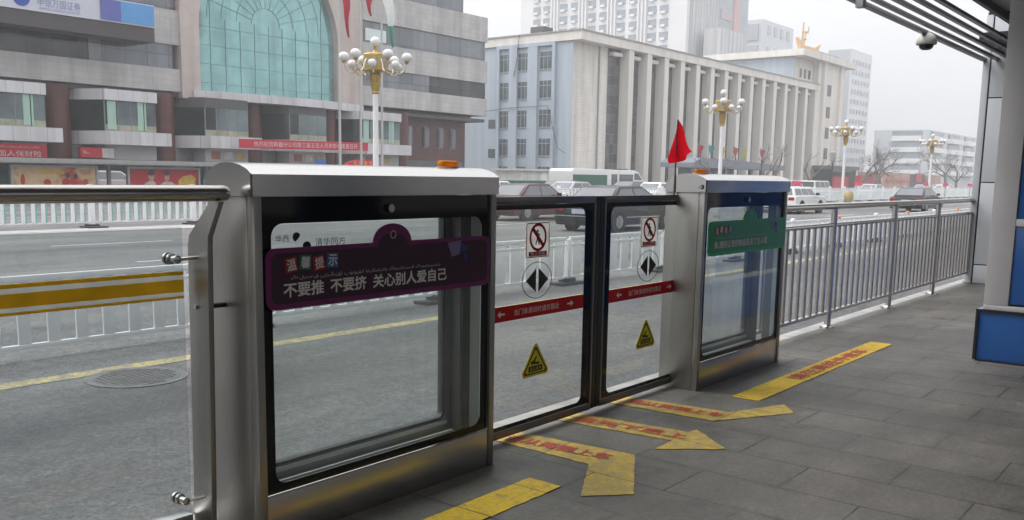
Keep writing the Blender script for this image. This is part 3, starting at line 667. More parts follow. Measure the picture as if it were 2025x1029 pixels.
roof = thing('station_roof', 'grey station roof with open aluminium slats along its edge', 'roof', (4, 1, 3.0))
MB().box(-14, 16.5, -4.8, 2.42, 3.30, 3.55).build('ceiling', CEIL, roof)  # rear end, out of view, extended to shade the platform floor
MB().box(-14, 16.5, 2.421, 2.47, 3.22, 3.55).build('fascia', DARKM, roof)
for y in (2.63, 2.79, 2.95):
    MB().box(-14, 14.205, y, y + .05, 3.05, 3.085).build('slat', SLAT, roof, .004)
MB().box(-14, 14.205, 2.475, 2.525, 3.05, 3.085).build('slat', SLAT, roof, .004)
MB().box(-14, 14.205, 3.105, 3.165, 3.045, 3.09).build('edge_beam', SLAT, roof, .006)
for x in (-4.2, 2.3, 8.95, 14.21):
    MB().box(x, x + .09, 2.43, 3.155, 3.091 if x < 14 else 3.112, 3.17).build('bracket', ALU, roof, .004)
MB().box(8.86, 8.948, 3.02, 3.09, 2.98, 3.32).build('bracket', CLAD, roof, .004)
for x in (1.5, 5.0, 8.4, 11.8): MB().box(x, x + .03, -3.19, 2.41, 3.285, 3.299).build('seam', DARKM, roof)
MB().box(13.2, 14.22, 1.2, 3.0, 3.2, 3.29).build('header', DARKM, roof)
cc = thing('security_camera', 'white dome security camera hanging from the roof edge', 'camera', (11.3, 3.13, 2.88))
MB().lathe([(.03, .19), (.04, .16)], (11.33, 3.12, 2.89), 16).build('stem', GREYP, cc, 0, True)
MB().lathe([(.03, .165), (.055, .155), (.088, .125), (.108, .08), (.112, .05), (.110, .045), (.104, .035)], (11.33, 3.12, 2.90), 24).build('housing', simple('offwhite_plastic', (.42, .42, .38), .45, 0, .05), cc, 0, True)
MB().lathe([(.006, -.025), (.045, -.02), (.070, -.002), (.081, .035)], (11.33, 3.12, 2.90), 24).build('dome', simple('smoked_dome', (.018, .014, .026), .12, 0, .05), cc, 0, True)

# back of the station: unseen parapet and terrace added for reflections and fill light
rw = thing('added_rear_parapet', 'unseen low grey parapet added along the open back of the platform', 'wall', (2, -3.3, 0))
MB().box(-14, 30, -3.4, -3.3, 0, .9).build('panel', GREYP, rw)
MB().box(7.0, 8.2, -3.29, -3.1, 0, 3.29).build('blue_panel', BLUEP, rw)
rb = thing('added_rear_terrace', 'unseen long grey terrace of buildings added across the road behind the platform', 'building', (10, -48, ROAD))
MB().box(-70, 110, -56, -46, ROAD, 15).build('wall', bricks('added_rear_facade', (.30, .29, .285), (.34, .33, .32), (.09, .095, .10), 2.6, 3.4, .5, 'xz', .7, 0, 0, .15, .4, (0, .5), 0), rb)
# ------------------------------------------------------------------ bus-lane fence
FY = 8.45
def fence_proto(n_=11, pitch=.26, hw=.055):
    t = thing('lane_fence', 'white', 'fence', (0, FY, ROAD), 'white fence sections along the bus lane')
    for za, zb in ((.40, .455), (.315, .345), (-.205, -.16)): MB().box(.04, 2.96, FY - .02, FY + .02, za, zb).build('rail', FENW, t, .006)
    s = MB()
    for k in range(n_):
        x = (3.0 - pitch * (n_ - 1)) / 2 + k * pitch; s.box(x - hw, x + hw, FY - .014, FY + .014, -.159, .399)
    s.build('slats', FENW, t, .004)
    p = MB(); p.box(-.04, .04, FY - .04, FY + .04, -.24, .42); p.build('post', FENW, t, .006)
    MB().lathe([(.055, 0), (.06, .03), (.055, .075), (.03, .09)], (0, FY, .42), 12).build('post_cap', WHITE, t, 0, True)
    f = MB(); f.box(-.30, .30, FY - .13, FY + .13, ROAD, ROAD + .045); f.box(-.10, .10, FY - .10, FY + .10, ROAD + .045, ROAD + .11); f.build('foot', FOOT, t, .008)
    return t
fp = fence_proto(); fq = fence_proto(8, .36, .115)
CAPO = simple('orange_plastic', (.62, .22, .09), .5, 0, .08)
for k in range(15):
    o = fp if k == 0 else (fq if k == 2 else copy_tree(fp if k < 2 else fq))
    o.location.x = 2.92 + 3.02 * k
    o['label'] = ordn(k) + ' white lane fence section on dark feet, counted from the left'
    if k == 14:      # sections seen behind the doors carry no post cap
        for q in [q for q in scene.objects if q.name.startswith('post_cap') and q.parent and q.parent.location.x < 16]: bpy.data.objects.remove(q)
    if k in (7, 9, 11):
        for c in o.children:
            if c.name.startswith('post_cap'):
                c.data = c.data.copy(); c.data.materials[0] = CAPO
# ------------------------------------------------------------------ median fence
MYF = 26.4
def median_proto():
    t = thing('median_fence', 'teal', 'fence', (0, MYF, ROAD), 'white and teal fence sections along the median')
    for za, zb in ((.78, .83), (.52, .56), (ROAD + .14, ROAD + .18)): MB().box(.05, 3.25, MYF - .02, MYF + .02, za, zb).build('rail', FENW, t)
    s = MB(); q = MB()
    for k in range(11):
        x = .27 + k * .275; s.box(x - .045, x + .045, MYF - .03, MYF + .012, ROAD + .181, .779)
        h = .40 + .34 * math.sin(PI * (k + .5) / 11); q.box(x + .046, x + .09, MYF - .026, MYF + .012, ROAD + .181, -.2 + h * .95)
    s.build('slats', FENW, t); q.build('teal_slats', TEAL, t)
    p = MB(); p.box(-.07, .07, MYF - .07, MYF + .07, ROAD + .08, .95); p.build('post', WHITE, t)
    f = MB(); f.box(-.28, .28, MYF - .4, MYF + .2, ROAD + .005, ROAD + .05); f.box(-.16, .16, MYF - .13, MYF + .13, ROAD + .05, ROAD + .10); f.build('foot', FOOT, t)
    return t
mp = median_proto()
for k in range(34):
    o = mp if k == 0 else copy_tree(mp)
    o.location.x = 6.85 + 3.3 * k
    o['label'] = ordn(k) + ' white and teal median fence section, counted from the left'

# ------------------------------------------------------------------ street lamps on the median
GOLD = simple('gold_paint', (.42, .29, .075), .4, .3, .15, 5)
GOLDP = simple('pale_gold_paint', (.50, .43, .29), .45, .2, .1, 5)
GLOBE = simple('white_globe', (.66, .655, .645), .35, 0, .03)
def lamp_proto():
    t = thing('street_lamp', 'x', 'street lamp', (0, 0, ROAD), 'globe lamps along the median')
    z = ROAD
    MB().lathe([(.16, 0), (.16, .25), (.115, .3), (.105, .7), (.10, 4.55)], (0, 0, z), 16).build('pole', WHITE, t, 0, True)
    MB().lathe([(.10, 4.50), (.14, 4.55), (.13, 4.62), (.155, 4.66), (.205, 5.05), (.215, 5.2), (.17, 5.24), (.17, 5.28)], (0, 0, z), 8, .2).build('collar', GOLD, t)
    MB().lathe([(.17, 5.28), (.52, 5.33), (.52, 5.38), (.46, 5.40), (.46, 5.90), (.40, 5.95), (.12, 5.97), (.07, 6.05), (.06, 6.18)], (0, 0, z), 8, PI / 8).build('lantern', GOLD, t)
    for k in range(8):
        pn = MB()
        a = PI / 4 * k + PI / 4; ca, sa = math.cos(a), math.sin(a); r = .432
        pn.add([(ca * r - sa * s, sa * r + ca * s, z + zz) for s, zz in ((-.085, 5.46), (.085, 5.46), (.085, 5.80), (-.085, 5.80))], [(0, 1, 2, 3)])
        pn.build('pane', simple('lantern_glass', (.30, .29, .27), .2, 0, .3, 9), t)
    MB().ball((0, 0, z + 6.36), .185, 16, 9, 1.).build('globe', GLOBE, t, 0, True, ang=80)
    for k in range(6):
        a = PI / 3 * k + .17; ca, sa = math.cos(a), math.sin(a)
        P = [(.40, 5.48), (.55, 5.70), (.62, 5.58), (.72, 5.34), (.88, 5.24), (1.05, 5.34), (1.14, 5.62)]
        MB().tube([(ca * r, sa * r, z + h) for r, h in P], .028, 6).build('arm', GOLDP, t, 0, True, ang=60)
        MB().lathe([(.05, 0), (.09, .06)], (ca * 1.14, sa * 1.14, z + 5.60), 10).build('holder', GOLD, t)
        MB().ball((ca * 1.14, sa * 1.14, z + 5.83), .195, 14, 8, .85).build('globe', GLOBE, t, 0, True, ang=80)
        a += PI / 6; ca, sa = math.cos(a), math.sin(a)
        MB().tube([(ca * r, sa * r, z + h) for r, h in ((.4, 5.36), (.6, 5.22), (.8, 5.22), (.90, 5.36))], .024, 6).build('arm', GOLDP, t, 0, True, ang=60)
        MB().ball((ca * .9, sa * .9, z + 5.52), .16, 12, 7, .9).build('globe', GLOBE, t, 0, True, ang=80)
    return t
lp = lamp_proto()
LL = ['nearest globe street lamp, in front of the bank building', 'globe street lamp in front of the finned cream building, second nearest', 'globe street lamp with yellow barrel at its foot, third nearest', 'hazy farthest globe street lamp in front of the white apartment block']
for k, (x, lab) in enumerate(zip((24.62, 53.6, 75.6, 100.8), LL)):
    o = lp if k == 0 else copy_tree(lp)
    o.location = (x, 26.4, ROAD); o['label'] = lab
    o.rotation_euler.z = .3 * k; o.scale = ((1.03, 1.09, 1.0, 1.0)[k],) * 3
lp.location = (24.62, 26.4, ROAD)
yb = single(MB().lathe([(.2, 0), (.34, .2), (.36, .45), (.34, .7), (.2, .9)], (74.9, 25.6, ROAD), 16), 'traffic_barrel', simple('dull_yellow', (.36, .28, .12), .6, 0, .1), 'dull yellow barrel at the foot of a street lamp', 'barrel', smooth=True)

# ------------------------------------------------------------------ vehicles
CARGL = simple('car_glass', (.16, .17, .18), .06, .35, .1, 2)
TYRE = simple('tyre_rubber', (.022, .022, .023), .8, 0, .2, 8)
RIM = simple('alloy_rim', (.36, .36, .37), .35, .7, .2, 9)
LRED = simple('red_lamp_lens', (.35, .012, .018), .2, 0, .05); LWHT = simple('clear_lamp_lens', (.6, .6, .58), .15, .2, .05)
TRIMD = simple('dark_trim', (.02, .02, .021), .5, 0, .1); CHROME = simple('chrome', (.62, .62, .62), .15, 1, .05)
PLATE = simple('plate_blue_white', (.42, .44, .60), .5, 0, .08)
def car(kind, L, W, H, paint, loc, label, heading=0, group='cars on the road', name='car', cat='car'):
    t = thing(name, label, cat, loc, group); t.rotation_euler.z = heading
    h = L / 2; w = W / 2; gc = .20
    if kind == 'sedan':
        lo = [(-h, .38), (-h + .03, .72), (-h + .12, .86), (-h + .95, .93), (h - 1.35, .92), (h - .35, .76), (h - .05, .62), (h, .40), (h - .08, gc), (-h + .08, gc)]
        gb = [(-h + .50, .90), (-h + 1.25, H - .02), (-h + 2.55, H), (h - 1.05, .90)]
    elif kind == 'jeep':
        lo = [(-h, .40), (-h + .02, .80), (-h + .08, .92), (h - 1.25, .92), (h - .25, .84), (h - .03, .72), (h, .45), (h - .08, gc + .05), (-h + .08, gc + .05)]
        gb = [(-h + .06, .90), (-h + .22, H - .03), (-h + .6, H), (h - 1.75, H), (h - 1.15, .90)]
    else:
        lo = [(-h, .40), (-h, 1.0), (h - .55, 1.0), (h - .1, .82), (h, .62), (h, .40), (h - .06, gc), (-h + .06, gc)]
        gb = [(-h + .02, .99), (-h + .10, H - .05), (-h + .3, H), (h - .95, H), (h - .45, .99)]
    wr = .32; wx = (-h + .92, h - .88)
    # body with wheel arches cut as dark housings
    b = MB(); n = len(lo)
    st = [(-w, .0), (-w + .05, 1), (w - .05, 1), (w, .0)]
    def sect(y, k): return [(x * (1 - .012 * (1 - k)), y, z + (0 if k else (-.03 if z > .5 else .02))) for x, z in lo]
    secs = [sect(-w, 0), sect(-w + .07, 1), sect(w - .07, 1), sect(w, 0)]
    V = [p for s in secs for p in s]; F = [tuple(range(n)), tuple(range(3 * n, 4 * n))]
    for s in range(3): F += [(s * n + i, s * n + (i + 1) % n, (s + 1) * n + (i + 1) % n, (s + 1) * n + i) for i in range(n)]
    b.add(V, F); body = b.build('body', paint, t, 0, True, local=True, ang=28)
    g = MB(); m = len(gb); zb, zt = gb[0][1], H
    def yy(z): return w - .06 - .17 * (z - zb) / (zt - zb) * (1 if kind != 'van' else .5)
    g.add([(x, -yy(z), z) for x, z in gb] + [(x, yy(z), z) for x, z in gb], [tuple(range(m)), tuple(range(m, 2 * m))] + [(i, (i + 1) % m, m + (i + 1) % m, m + i) for i in range(m)])
    g.build('cabin', paint, t, .03, local=True)
    # windows, slightly proud of the cabin
    def onx(z, front):
        pts = gb[::-1] if front else gb
        for (xa, za), (xb, zb_) in zip(pts[:-1], pts[1:]):
            if za <= z <= zb_: return xa + (xb - xa) * (z - za) / max(1e-6, zb_ - za)
        return pts[1][0]
    z0, z1 = zb + .05, H - .09
    xr0, xr1, xf0, xf1 = onx(z0, 0) + .14, onx(z1, 0) + .10, onx(z0, 1) - .16, onx(z1, 1) - .10
    nw = 2 if kind == 'sedan' else 3
    for sg in (-1, 1):
        for i in range(nw):
            f0, f1 = i / nw, (i + 1) / nw; gp = .03
            q = MB(); P = []
            for f, z, e in ((f0, z0, gp), (f1, z0, -gp), (f1, z1, -gp), (f0, z1, gp)):
                x = (xr0 + (xf0 - xr0) * f if z == z0 else xr1 + (xf1 - xr1) * f) + e
                P.append((x, sg * (yy(z) + .006), z))
            q.quad(*P); q.build('side_window', CARGL, t, local=True)
    for front in (0, 1):
        q = MB(); e = .008 * (1 if front else -1)
        q.quad((onx(z0, front) + e, -(yy(z0) - .1), z0 + .008), (onx(z0, front) + e, yy(z0) - .1, z0 + .008), (onx(z1, front) + e, yy(z1) - .08, z1 + .012), (onx(z1, front) + e, -(yy(z1) - .08), z1 + .012))
        q.build('windshield' if front else 'rear_window', CARGL, t, local=True)
    for x in wx:
        for sg in (-1, 1):
            MB().lathe([(wr + .06, -.012), (wr + .06, .006)], (x, sg * (w - .0), wr + .0), 20, 0, 'y').build('wheel_arch', TRIMD, t, local=True)
            yo = sg * (w - .09)
            wl = MB().lathe([(wr - .06, -.105), (wr - .01, -.105), (wr, -.07), (wr, .07), (wr - .01, .112), (wr - .06, .112)], (x, yo, wr), 22, 0, 'y').build('wheel', TYRE, t, 0, True, local=True)
            ri = MB().lathe([(.20, -.118 if sg < 0 else .10), (.20, -.10 if sg < 0 else .118), ], (x, yo, wr), 20, 0, 'y')
            for k in range(6):
                a = PI / 3 * k; ri.hexa([(x + math.cos(a + s) * r_, yo + sg * d_, wr + math.sin(a + s) * r_) for d_ in (.115, .124) for r_, s in ((.04, -.5), (.195, -.14), (.195, .14), (.04, .5))])
            ri.build('rim', RIM, wl, local=True)
    for sg in (-1, 1):
        zt_ = .74 if kind == 'sedan' else .8
        MB().box(-h - .006, -h + .10, sg * (w - .36) - (.0 if sg > 0 else 0), sg * (w - .07), zt_ - .10, zt_ + .05).build('tail_light', LRED, t, .01, local=True)
        MB().box(h - .20, h - .015, sg * (w - .48), sg * (w - .08), .56, .68).build('headlight', LWHT, t, .02, local=True)
    bp = MB(); bp.box(-h - .05, -h + .15, -w + .03, w - .03, .34, .50); bp.build('bumper', TRIMD if kind == 'jeep' else paint, t, .03, local=True)
    bp = MB(); bp.box(h - .15, h + .04, -w + .03, w - .03, .30, .48); bp.build('bumper', TRIMD if kind == 'jeep' else paint, t, .03, local=True)
    ch = MB(); ch.box(-h - .058, -h + .02, -w + .05, w - .05, .475, .505)
    for sg in (-1, 1): ch.box(-h + 1.35, h - 1.32, sg * (w + .001), sg * (w + .008), .44, .475)
    ch.build('chrome_strip', CHROME, t, local=True)
    MB().box(-h - .012, -h + .02, -.24, .24, .56, .70).build('number_plate', PLATE, t, local=True)
    mi = MB()
    for sg in (-1, 1): mi.box(h - 1.62, h - 1.48, sg * (w + .0), sg * (w + .16), .93, 1.06)
    mi.build('mirror', paint if kind != 'jeep' else TRIMD, t, .02, local=True)
    return t
def paintm(name, c, r=.25): return simple(name, c, r, 0, .04, 2)
SILV = simple('silver_paint', (.45, .46, .48), .3, .4, .05, 2); WHT = paintm('white_car_paint', (.72, .72, .71)); BLK = paintm('black_car_paint', (.012, .013, .016), .12)
MAR = paintm('maroon_car_paint', (.085, .022, .028), .2)
car('sedan', 4.75, 1.82, 1.43, BLK, (26.05, 16.35, ROAD), 'black sedan with lilac number plate seen through the sliding doors')
car('sedan', 4.4, 1.72, 1.40, MAR, (29.1, 22.4, ROAD), 'maroon sedan driving beyond the left sliding door')
car('sedan', 4.4, 1.72, 1.42, SILV, (43.2, 30.5, ROAD), 'silver sedan beyond the median fence, behind the maroon sedan', PI)
car('sedan', 4.3, 1.72, 1.42, WHT, (51.8, 29.9, ROAD), 'white sedan in front of the finned cream building', PI)
car('jeep', 4.3, 1.75, 1.36, WHT, (47.05, 18.85, ROAD), 'white boxy hatchback driving beside the far cabinet')
car('sedan', 4.5, 1.78, 1.40, BLK, (57.25, 15.6, ROAD), 'black sedan framed by the steel railing posts')
for x, lab in ((74.5, 'white van parked across the road, leftmost of the three vans'), (81.6, 'white van parked across the road, middle of the three vans'), (88.5, 'white van parked across the road, rightmost of the three vans')):
    car('van', 4.6, 1.75, 1.66, WHT, (x, 33.5, ROAD), lab, 0, 'white vans across the road', 'van', 'van')
car('sedan', 4.5, 1.75, 1.42, SILV, (94, 30, ROAD), 'silver sedan beyond the railing, left of the brick hoarding', PI)
car('sedan', 4.5, 1.75, 1.42, SILV, (112, 30, ROAD), 'silver sedan beyond the railing, in front of the brick hoarding', PI)
car('sedan', 4.5, 1.75, 1.45, paintm('pinkish_white_paint', (.55, .46, .47)), (27.0, 52, ROAD + .15), 'pale pink car behind the bus shelter advert boards', PI)
GRYC = paintm('grey_car_paint', (.16, .165, .17)); BLUC = paintm('blue_grey_car_paint', (.10, .13, .17)); TAXI = paintm('beige_car_paint', (.42, .37, .28))
for x, y, p_, hd, lab in ((36.5, 31.0, WHT, PI, 'white sedan beyond the median, left of the minibus'), (48.0, 34.2, GRYC, 0, 'grey sedan in front of the minibus'), (55.5, 33.8, BLUC, 0, 'blue grey sedan at the minibus front wheel'),
        (62.5, 31.2, TAXI, PI, 'beige sedan behind the far cabinet'), (103.5, 33.6, GRYC, 0, 'grey sedan beyond the railing, between two silver sedans'), (121.5, 30.2, WHT, PI, 'white sedan beyond the railing, farthest right'), (133, 33.6, BLUC, 0, 'blue grey sedan in front of the wide red hoarding')):
    car('sedan', 4.5, 1.75, 1.43, p_, (x, y, ROAD), lab, hd)
# minibus
mbus = thing('minibus', 'white and green minibus parked in front of the finned cream building', 'minibus', (61.5, 40.5, ROAD))
GRNV = paintm('dark_green_paint', (.035, .13, .085), .35)
bp_ = [(56.3, 0.05), (56.25, 1.80), (56.5, 1.98), (65.0, 1.96), (65.6, 1.85), (66.45, 1.15), (66.75, .95), (66.8, .3), (66.6, .05)]
MB().prism(bp_, 'y', 39.5, 41.6).build('body', WHT, mbus, .06)
s = MB(); s.box(56.4, 61.0, 39.485, 39.498, .1, 1.55); s.box(61.1, 61.5, 39.485, 39.498, .1, .75); s.build('side_panel', GRNV, mbus)
for a, b in ((61.6, 62.0), (62.05, 62.45), (62.75, 64.8)): MB().box(a, b, 39.482, 39.499, .78, 1.62).build('side_window', CARGL, mbus)
MB().quad((65.66, 39.62, 1.80), (65.66, 41.48, 1.80), (66.46, 41.48, 1.17), (66.46, 39.62, 1.17)).build('windshield', CARGL, mbus)
mbus.children[-1].location.x += .03
MB().prism([(65.0, 1.72), (65.55, 1.72), (66.2, 1.2), (65.0, 1.2)], 'y', 39.482, 39.499).build('side_window', CARGL, mbus)
for x in (58, 65.1): MB().lathe([(.4, -.12), (.4, .12)], (x, 39.56, .12), 20, 0, 'y').build('wheel', TYRE, mbus)
MB().box(64.0, 65.0, 40.1, 41.0, 1.985, 2.06).build('roof_lamp', DARKM, mbus)
kk = thing('kiosk', 'white panel kiosk with a thin flat roof by the pale blue wall', 'kiosk', (61, 46, ROAD + .15))
MB().box(57.2, 64.6, 45, 47.5, ROAD + .15, 1.78).build('wall', bricks('corrugated_white', (.62, .61, .61), (.65, .64, .64), (.42, .41, .41), .5, 4, .02, 'xz', .5, 0), kk)
MB().box(56.9, 64.9, 44.7, 47.8, 1.781, 1.93).build('roof', simple('pale_roof', (.52, .51, .5), .6), kk)
MB().box(59.8, 60.6, 44.97, 44.998, .3, 1.6).build('door', WHITE, kk)
gs = thing('green_truck', 'small green truck bed by the left end of the white kiosk', 'truck', (54.5, 43, ROAD))
MB().box(52.6, 57.0, 42, 43.8, .35, 1.05).build('box', GRNV, gs, .03); MB().box(53.6, 57.02, 41.96, 41.998, .62, .82).build('stripe', WHITE, gs)
MB().box(52.8, 56.8, 42.2, 43.6, .0, .34).build('chassis', TRIMD, gs)
for x in (53.4, 56.2): MB().lathe([(.36, -.12), (.36, .12)], (x, 42.12, .06), 18, 0, 'y').build('wheel', TYRE, gs)

# ------------------------------------------------------------------ left far bus shelter with advert boards
SHEL = simple('shelter_steel', (.20, .20, .195), .45, .4, .12, 2)
bs = thing('bus_shelter', 'long grey bus shelter roof in front of the bank building', 'bus shelter', (20, 46.5, ROAD + .15))
rf_ = MB().prism([(45.2, 1.58), (45.2, 1.66), (46.4, 1.86), (48.2, 1.86), (48.2, 1.72), (46.4, 1.70)], 'x', 4, 38.5); rf_.build('roof', SHEL, bs)
MB().box(4, 38.5, 45.14, 45.198, 1.63, 1.83).build('gutter', ALU, bs)
for x in (8, 13.5, 19.0, 24.5, 30.2, 35.4): MB().box(x, x + .16, 46.2, 46.36, ROAD + .15, 1.72).build('post', SHEL, bs)
def blob_poster(name, cols, scale, seed):
    m, n, p = nodes(name); co = coords(n)
    mp_ = n.nodes.new('ShaderNodeMapping'); mp_.inputs['Location'].default_value = (seed, seed * 2, 0); n.links.new(co, mp_.inputs[0])
    v = noise(n, mp_.outputs[0], scale, 3, (1, 1, 1.2), .5)
    r = n.nodes.new('ShaderNodeValToRGB'); r.color_ramp.interpolation = 'EASE'
    els = r.color_ramp.elements
    while len(els) < len(cols): els.new(.5)
    for i, c in enumerate(cols): els[i].position = .28 + .44 * i / (len(cols) - 1); els[i].color = (*c, 1)
    n.links.new(v, r.inputs[0]); n.links.new(r.outputs[0], p.inputs['Base Color']); p.inputs['Roughness'].default_value = .3
    return m
def advert(x0, x1, m, label, extra):
    t = thing('advert_board', label, 'advert board', ((x0 + x1) / 2, 46.0, ROAD + .15), 'advert boards under the bus shelter')
    MB().prismh(rect(x0, x1, -.15, 1.53), [rect(x0 + .12, x1 - .12, .0, 1.42)], 'y', 45.9, 46.1).build('frame', ALU, t)
    MB().box(x0 + .12, x1 - .12, 45.96, 46.0, .0, 1.42).build('poster', m, t)
    for mb_, mt in extra:
        for one in (mb_ if isinstance(mb_, list) else [mb_]): one.build('picture', mt, t)
CREAM = blob_poster('festive_cream_poster', [(.42, .07, .04), (.45, .17, .09), (.52, .36, .20), (.56, .42, .24), (.50, .27, .13), (.38, .08, .05)], 1.1, 3)
RPOST = blob_poster('red_face_poster', [(.42, .02, .03), (.40, .03, .035), (.42, .02, .03), (.40, .04, .04)], .9, 8)
def blobs(spec, y=45.955):
    mb = []
    for cx, cz, rx, rz in spec: mb.append(MB().prism([(cx + rx * math.cos(2 * PI * i / 18), cz + rz * math.sin(2 * PI * i / 18)) for i in range(18)], 'y', y, y + .004))
    return mb
YG = simple('poster_gold', (.55, .35, .05), .4, 0, .2, 6); DR = simple('poster_red', (.40, .03, .03), .4, 0, .2, 6); SKN = simple('poster_skin', (.50, .32, .24), .4, 0, .1, 4); DKP = simple('poster_dark', (.06, .04, .04), .4, 0, .2, 4)
advert(19.6, 23.85, CREAM, 'cream and gold festive advert board, left under the bus shelter',
       [(MB().prism([(21.0, 1.12), (22.1, 1.10), (22.15, 1.25), (21.05, 1.3)], 'y', 45.954, 45.958), YG), (blobs([(21.3, .70, .18, .16), (22.2, .72, .2, .2), (22.6, .70, .2, .22), (23.2, .68, .12, .2), (20.15, .8, .1, .3)]), DR), (blobs([(22.3, 1.05, .12, .14), (22.7, 1.0, .1, .12)], 45.953), DKP)])
fx = 27.1
advert(25.4, 29.65, RPOST, 'red advert board with two figures and yellow shape, right under the bus shelter',
       [(blobs([(fx - .35, 1.02, .17, .26), (fx + .55, 1.02, .15, .24)], 45.952), SKN), (blobs([(fx - .35, 1.22, .2, .15), (fx + .55, 1.22, .18, .14)], 45.950), DKP),
        (MB().prism([(fx - .8, .6), (fx - .05, .6), (fx - .2, .78), (fx - .5, .78)], 'y', 45.951, 45.9545).prism([(fx + .15, .6), (fx + 1.05, .6), (fx + .8, .76), (fx + .4, .76)], 'y', 45.951, 45.9545), WSTK),
        (MB().prism([(fx + 1.2, .55), (fx + 2.2, .6), (fx + 2.3, .95), (fx + 2.0, 1.15), (fx + 1.5, 1.05), (fx + 1.25, .85)], 'y', 45.951, 45.9545), YG)])

# ------------------------------------------------------------------ bank building
STONE = bricks('grey_white_stone', (.43, .42, .418), (.47, .46, .455), (.38, .37, .37), 1.5, .42, .02, 'xz', .6, .0, 0, .10, .4, (.2, .1), 0)
PINK = bricks('pinkish_stone', (.47, .405, .38), (.50, .43, .40), (.43, .38, .36), .75, 1.3, .02, 'xz', .6, .0, 0, .08, .4, (.2, .1), 0)
BROWN = bricks('brown_granite', (.084, .026, .021), (.104, .033, .026), (.05, .02, .018), 1.2, .6, .015, 'xz', .35, .5, 0, .15, .5, (0, 0), 0)
RIBB = bricks('ribbon_glass', (.15, .165, .19), (.25, .265, .285), (.10, .105, .12), 1.6, 3.2, .035, 'xz', .08, .0, .45, .12, .6, (.1, 0), 0)  # pane tones varied to suggest uneven reflections
RIBD = bricks('dark_ribbon_glass', (.035, .038, .044), (.075, .08, .086), (.03, .03, .033), 1.6, 3.2, .03, 'xz', .06, .0, .3, .3, .6, (.1, 0), 0)
TEALG = bricks('teal_mirror_glass', (.255, .47, .47), (.285, .505, .505), (.2, .38, .38), 1.276, 1.3, .015, 'xz', .10, 0, .55, .16, .5, (.638, .05), 0)
SHOPG = simple('shop_glass', (.028, .042, .04), .05, .2, .5, .4)
PANELW = bricks('white_metal_panel', (.55, .55, .575), (.57, .57, .59), (.36, .36, .38), 1.0, 3, .02, 'xz', .4, 0, 0, .05, .5, (0, 0), 0)
A = thing('bank_building', 'grey office building with arched teal curtain wall and brown columns', 'building', (40, 66, ROAD))
def seg(x0, x1, bands, top):
    for z0, z1 in bands: MB().box(x0, x1, 60, 62, z0, z1).build('wall', STONE, A)
seg(-75, 37.4, [(6.82, 8.35), (10.0, 12.32), (14.0, 16.4)], 20)  # unseen left end lengthened so the steel reflects a darker facade
MB().box(-75, 31.0, 60.25, 62, 8.351, 9.999).build('window', RIBD, A); MB().box(31.0, 37.0, 60.2, 62, 8.351, 9.999).build('window', RIBB, A)
MB().box(-75, 37.3, 60.25, 62, 12.321, 13.999).build('window', RIBB, A); MB().box(-75, 37.3, 60.25, 62, 16.401, 22).build('window', RIBB, A)
# arch bay
arch = [(38.87, 7.0)] + [(45.25 - 6.38 * math.cos(PI * i / 24), 11.6 + 6.38 * math.sin(PI * i / 24)) for i in range(25)] + [(51.63, 7.0)]
MB().prismh([(37.4, 6.42), (54.3, 6.42), (54.3, 23), (37.4, 23)], [arch], 'y', 59.75, 62).build('arch_wall', PINK, A)
MB().prism(arch, 'y', 60.35, 60.5).build('curtain_wall', TEALG, A)
ml = MB()
yb0, yb1 = 60.31, 60.349
for k in range(1, 10):
    x = 38.87 + 1.276 * k; dx_ = abs(x - 45.25); top = 11.6 + (math.sqrt(max(0, 6.38 ** 2 - dx_ ** 2)) if dx_ > 4.3 else .7)
    ml.box(x - .018, x + .018, yb0, yb1, 7.0, top)
for z in (7.7, 9.05, 10.35, 11.65, 12.95):
    half = 6.38 if z < 11.6 else math.sqrt(6.38 ** 2 - (z - 11.6) ** 2)
    if z < 12: ml.box(45.25 - half, 45.25 + half, yb0 + .003, yb1 + .003, z - .018, z + .018)
for rad in (1.3, 2.6, 3.9, 5.1):
    P = [(45.0 + rad * math.cos(PI * i / 20), 12.3 + rad * math.sin(PI * i / 20)) for i in range(21)]
    ml.tube([(x, yb0 + .01, z) for x, z in P], .02, 4)
for i in range(1, 12):
    a = PI * i / 12; ml.tube([(45.0 + 1.3 * math.cos(a), yb0 + .01, 12.3 + 1.3 * math.sin(a)), (45.0 + 5.6 * math.cos(a), yb0 + .01, 12.3 + 5.4 * math.sin(a))], .018, 4)
ml.build('mullions', simple('mullion_grey', (.17, .31, .31), .5), A)
# bowed canopy under the arch
def bow(x): return 59.7 - 1.3 * max(0, 1 - ((x - 46) / 8.3) ** 2)
cp = MB(); xs = [38.2 + 16.1 * i / 20 for i in range(21)]
for a, b in zip(xs[:-1], xs[1:]):
    cp.hexa([(a, bow(a), 6.42), (b, bow(b), 6.42), (b, 60.9, 6.42), (a, 60.9, 6.42), (a, bow(a), 7.02), (b, bow(b), 7.02), (b, 60.9, 7.02), (a, 60.9, 7.02)])
cp.build('canopy', PANELW, A)
# right wing
seg(54.3, 70.7, [(7.1, 8.72), (10.22, 12.3), (14.08, 16.4)], 20)
MB().box(54.31, 70.6, 60.25, 62, 8.721, 10.219).build('window', RIBB, A); MB().box(54.31, 70.6, 60.25, 62, 12.301, 14.079).build('window', RIBB, A)
MB().box(62.9, 70.62, 60.2, 60.249, 8.74, 10.21).build('window', RIBD, A)
MB().box(54.31, 67.4, 60.25, 62, 16.401, 21).build('window', RIBB, A)
MB().box(55.0, 57.4, 60.18, 60.24, 12.5, 13.5).build('window', simple('bright_pane', (.62, .72, .70), .2, 0, .04), A)
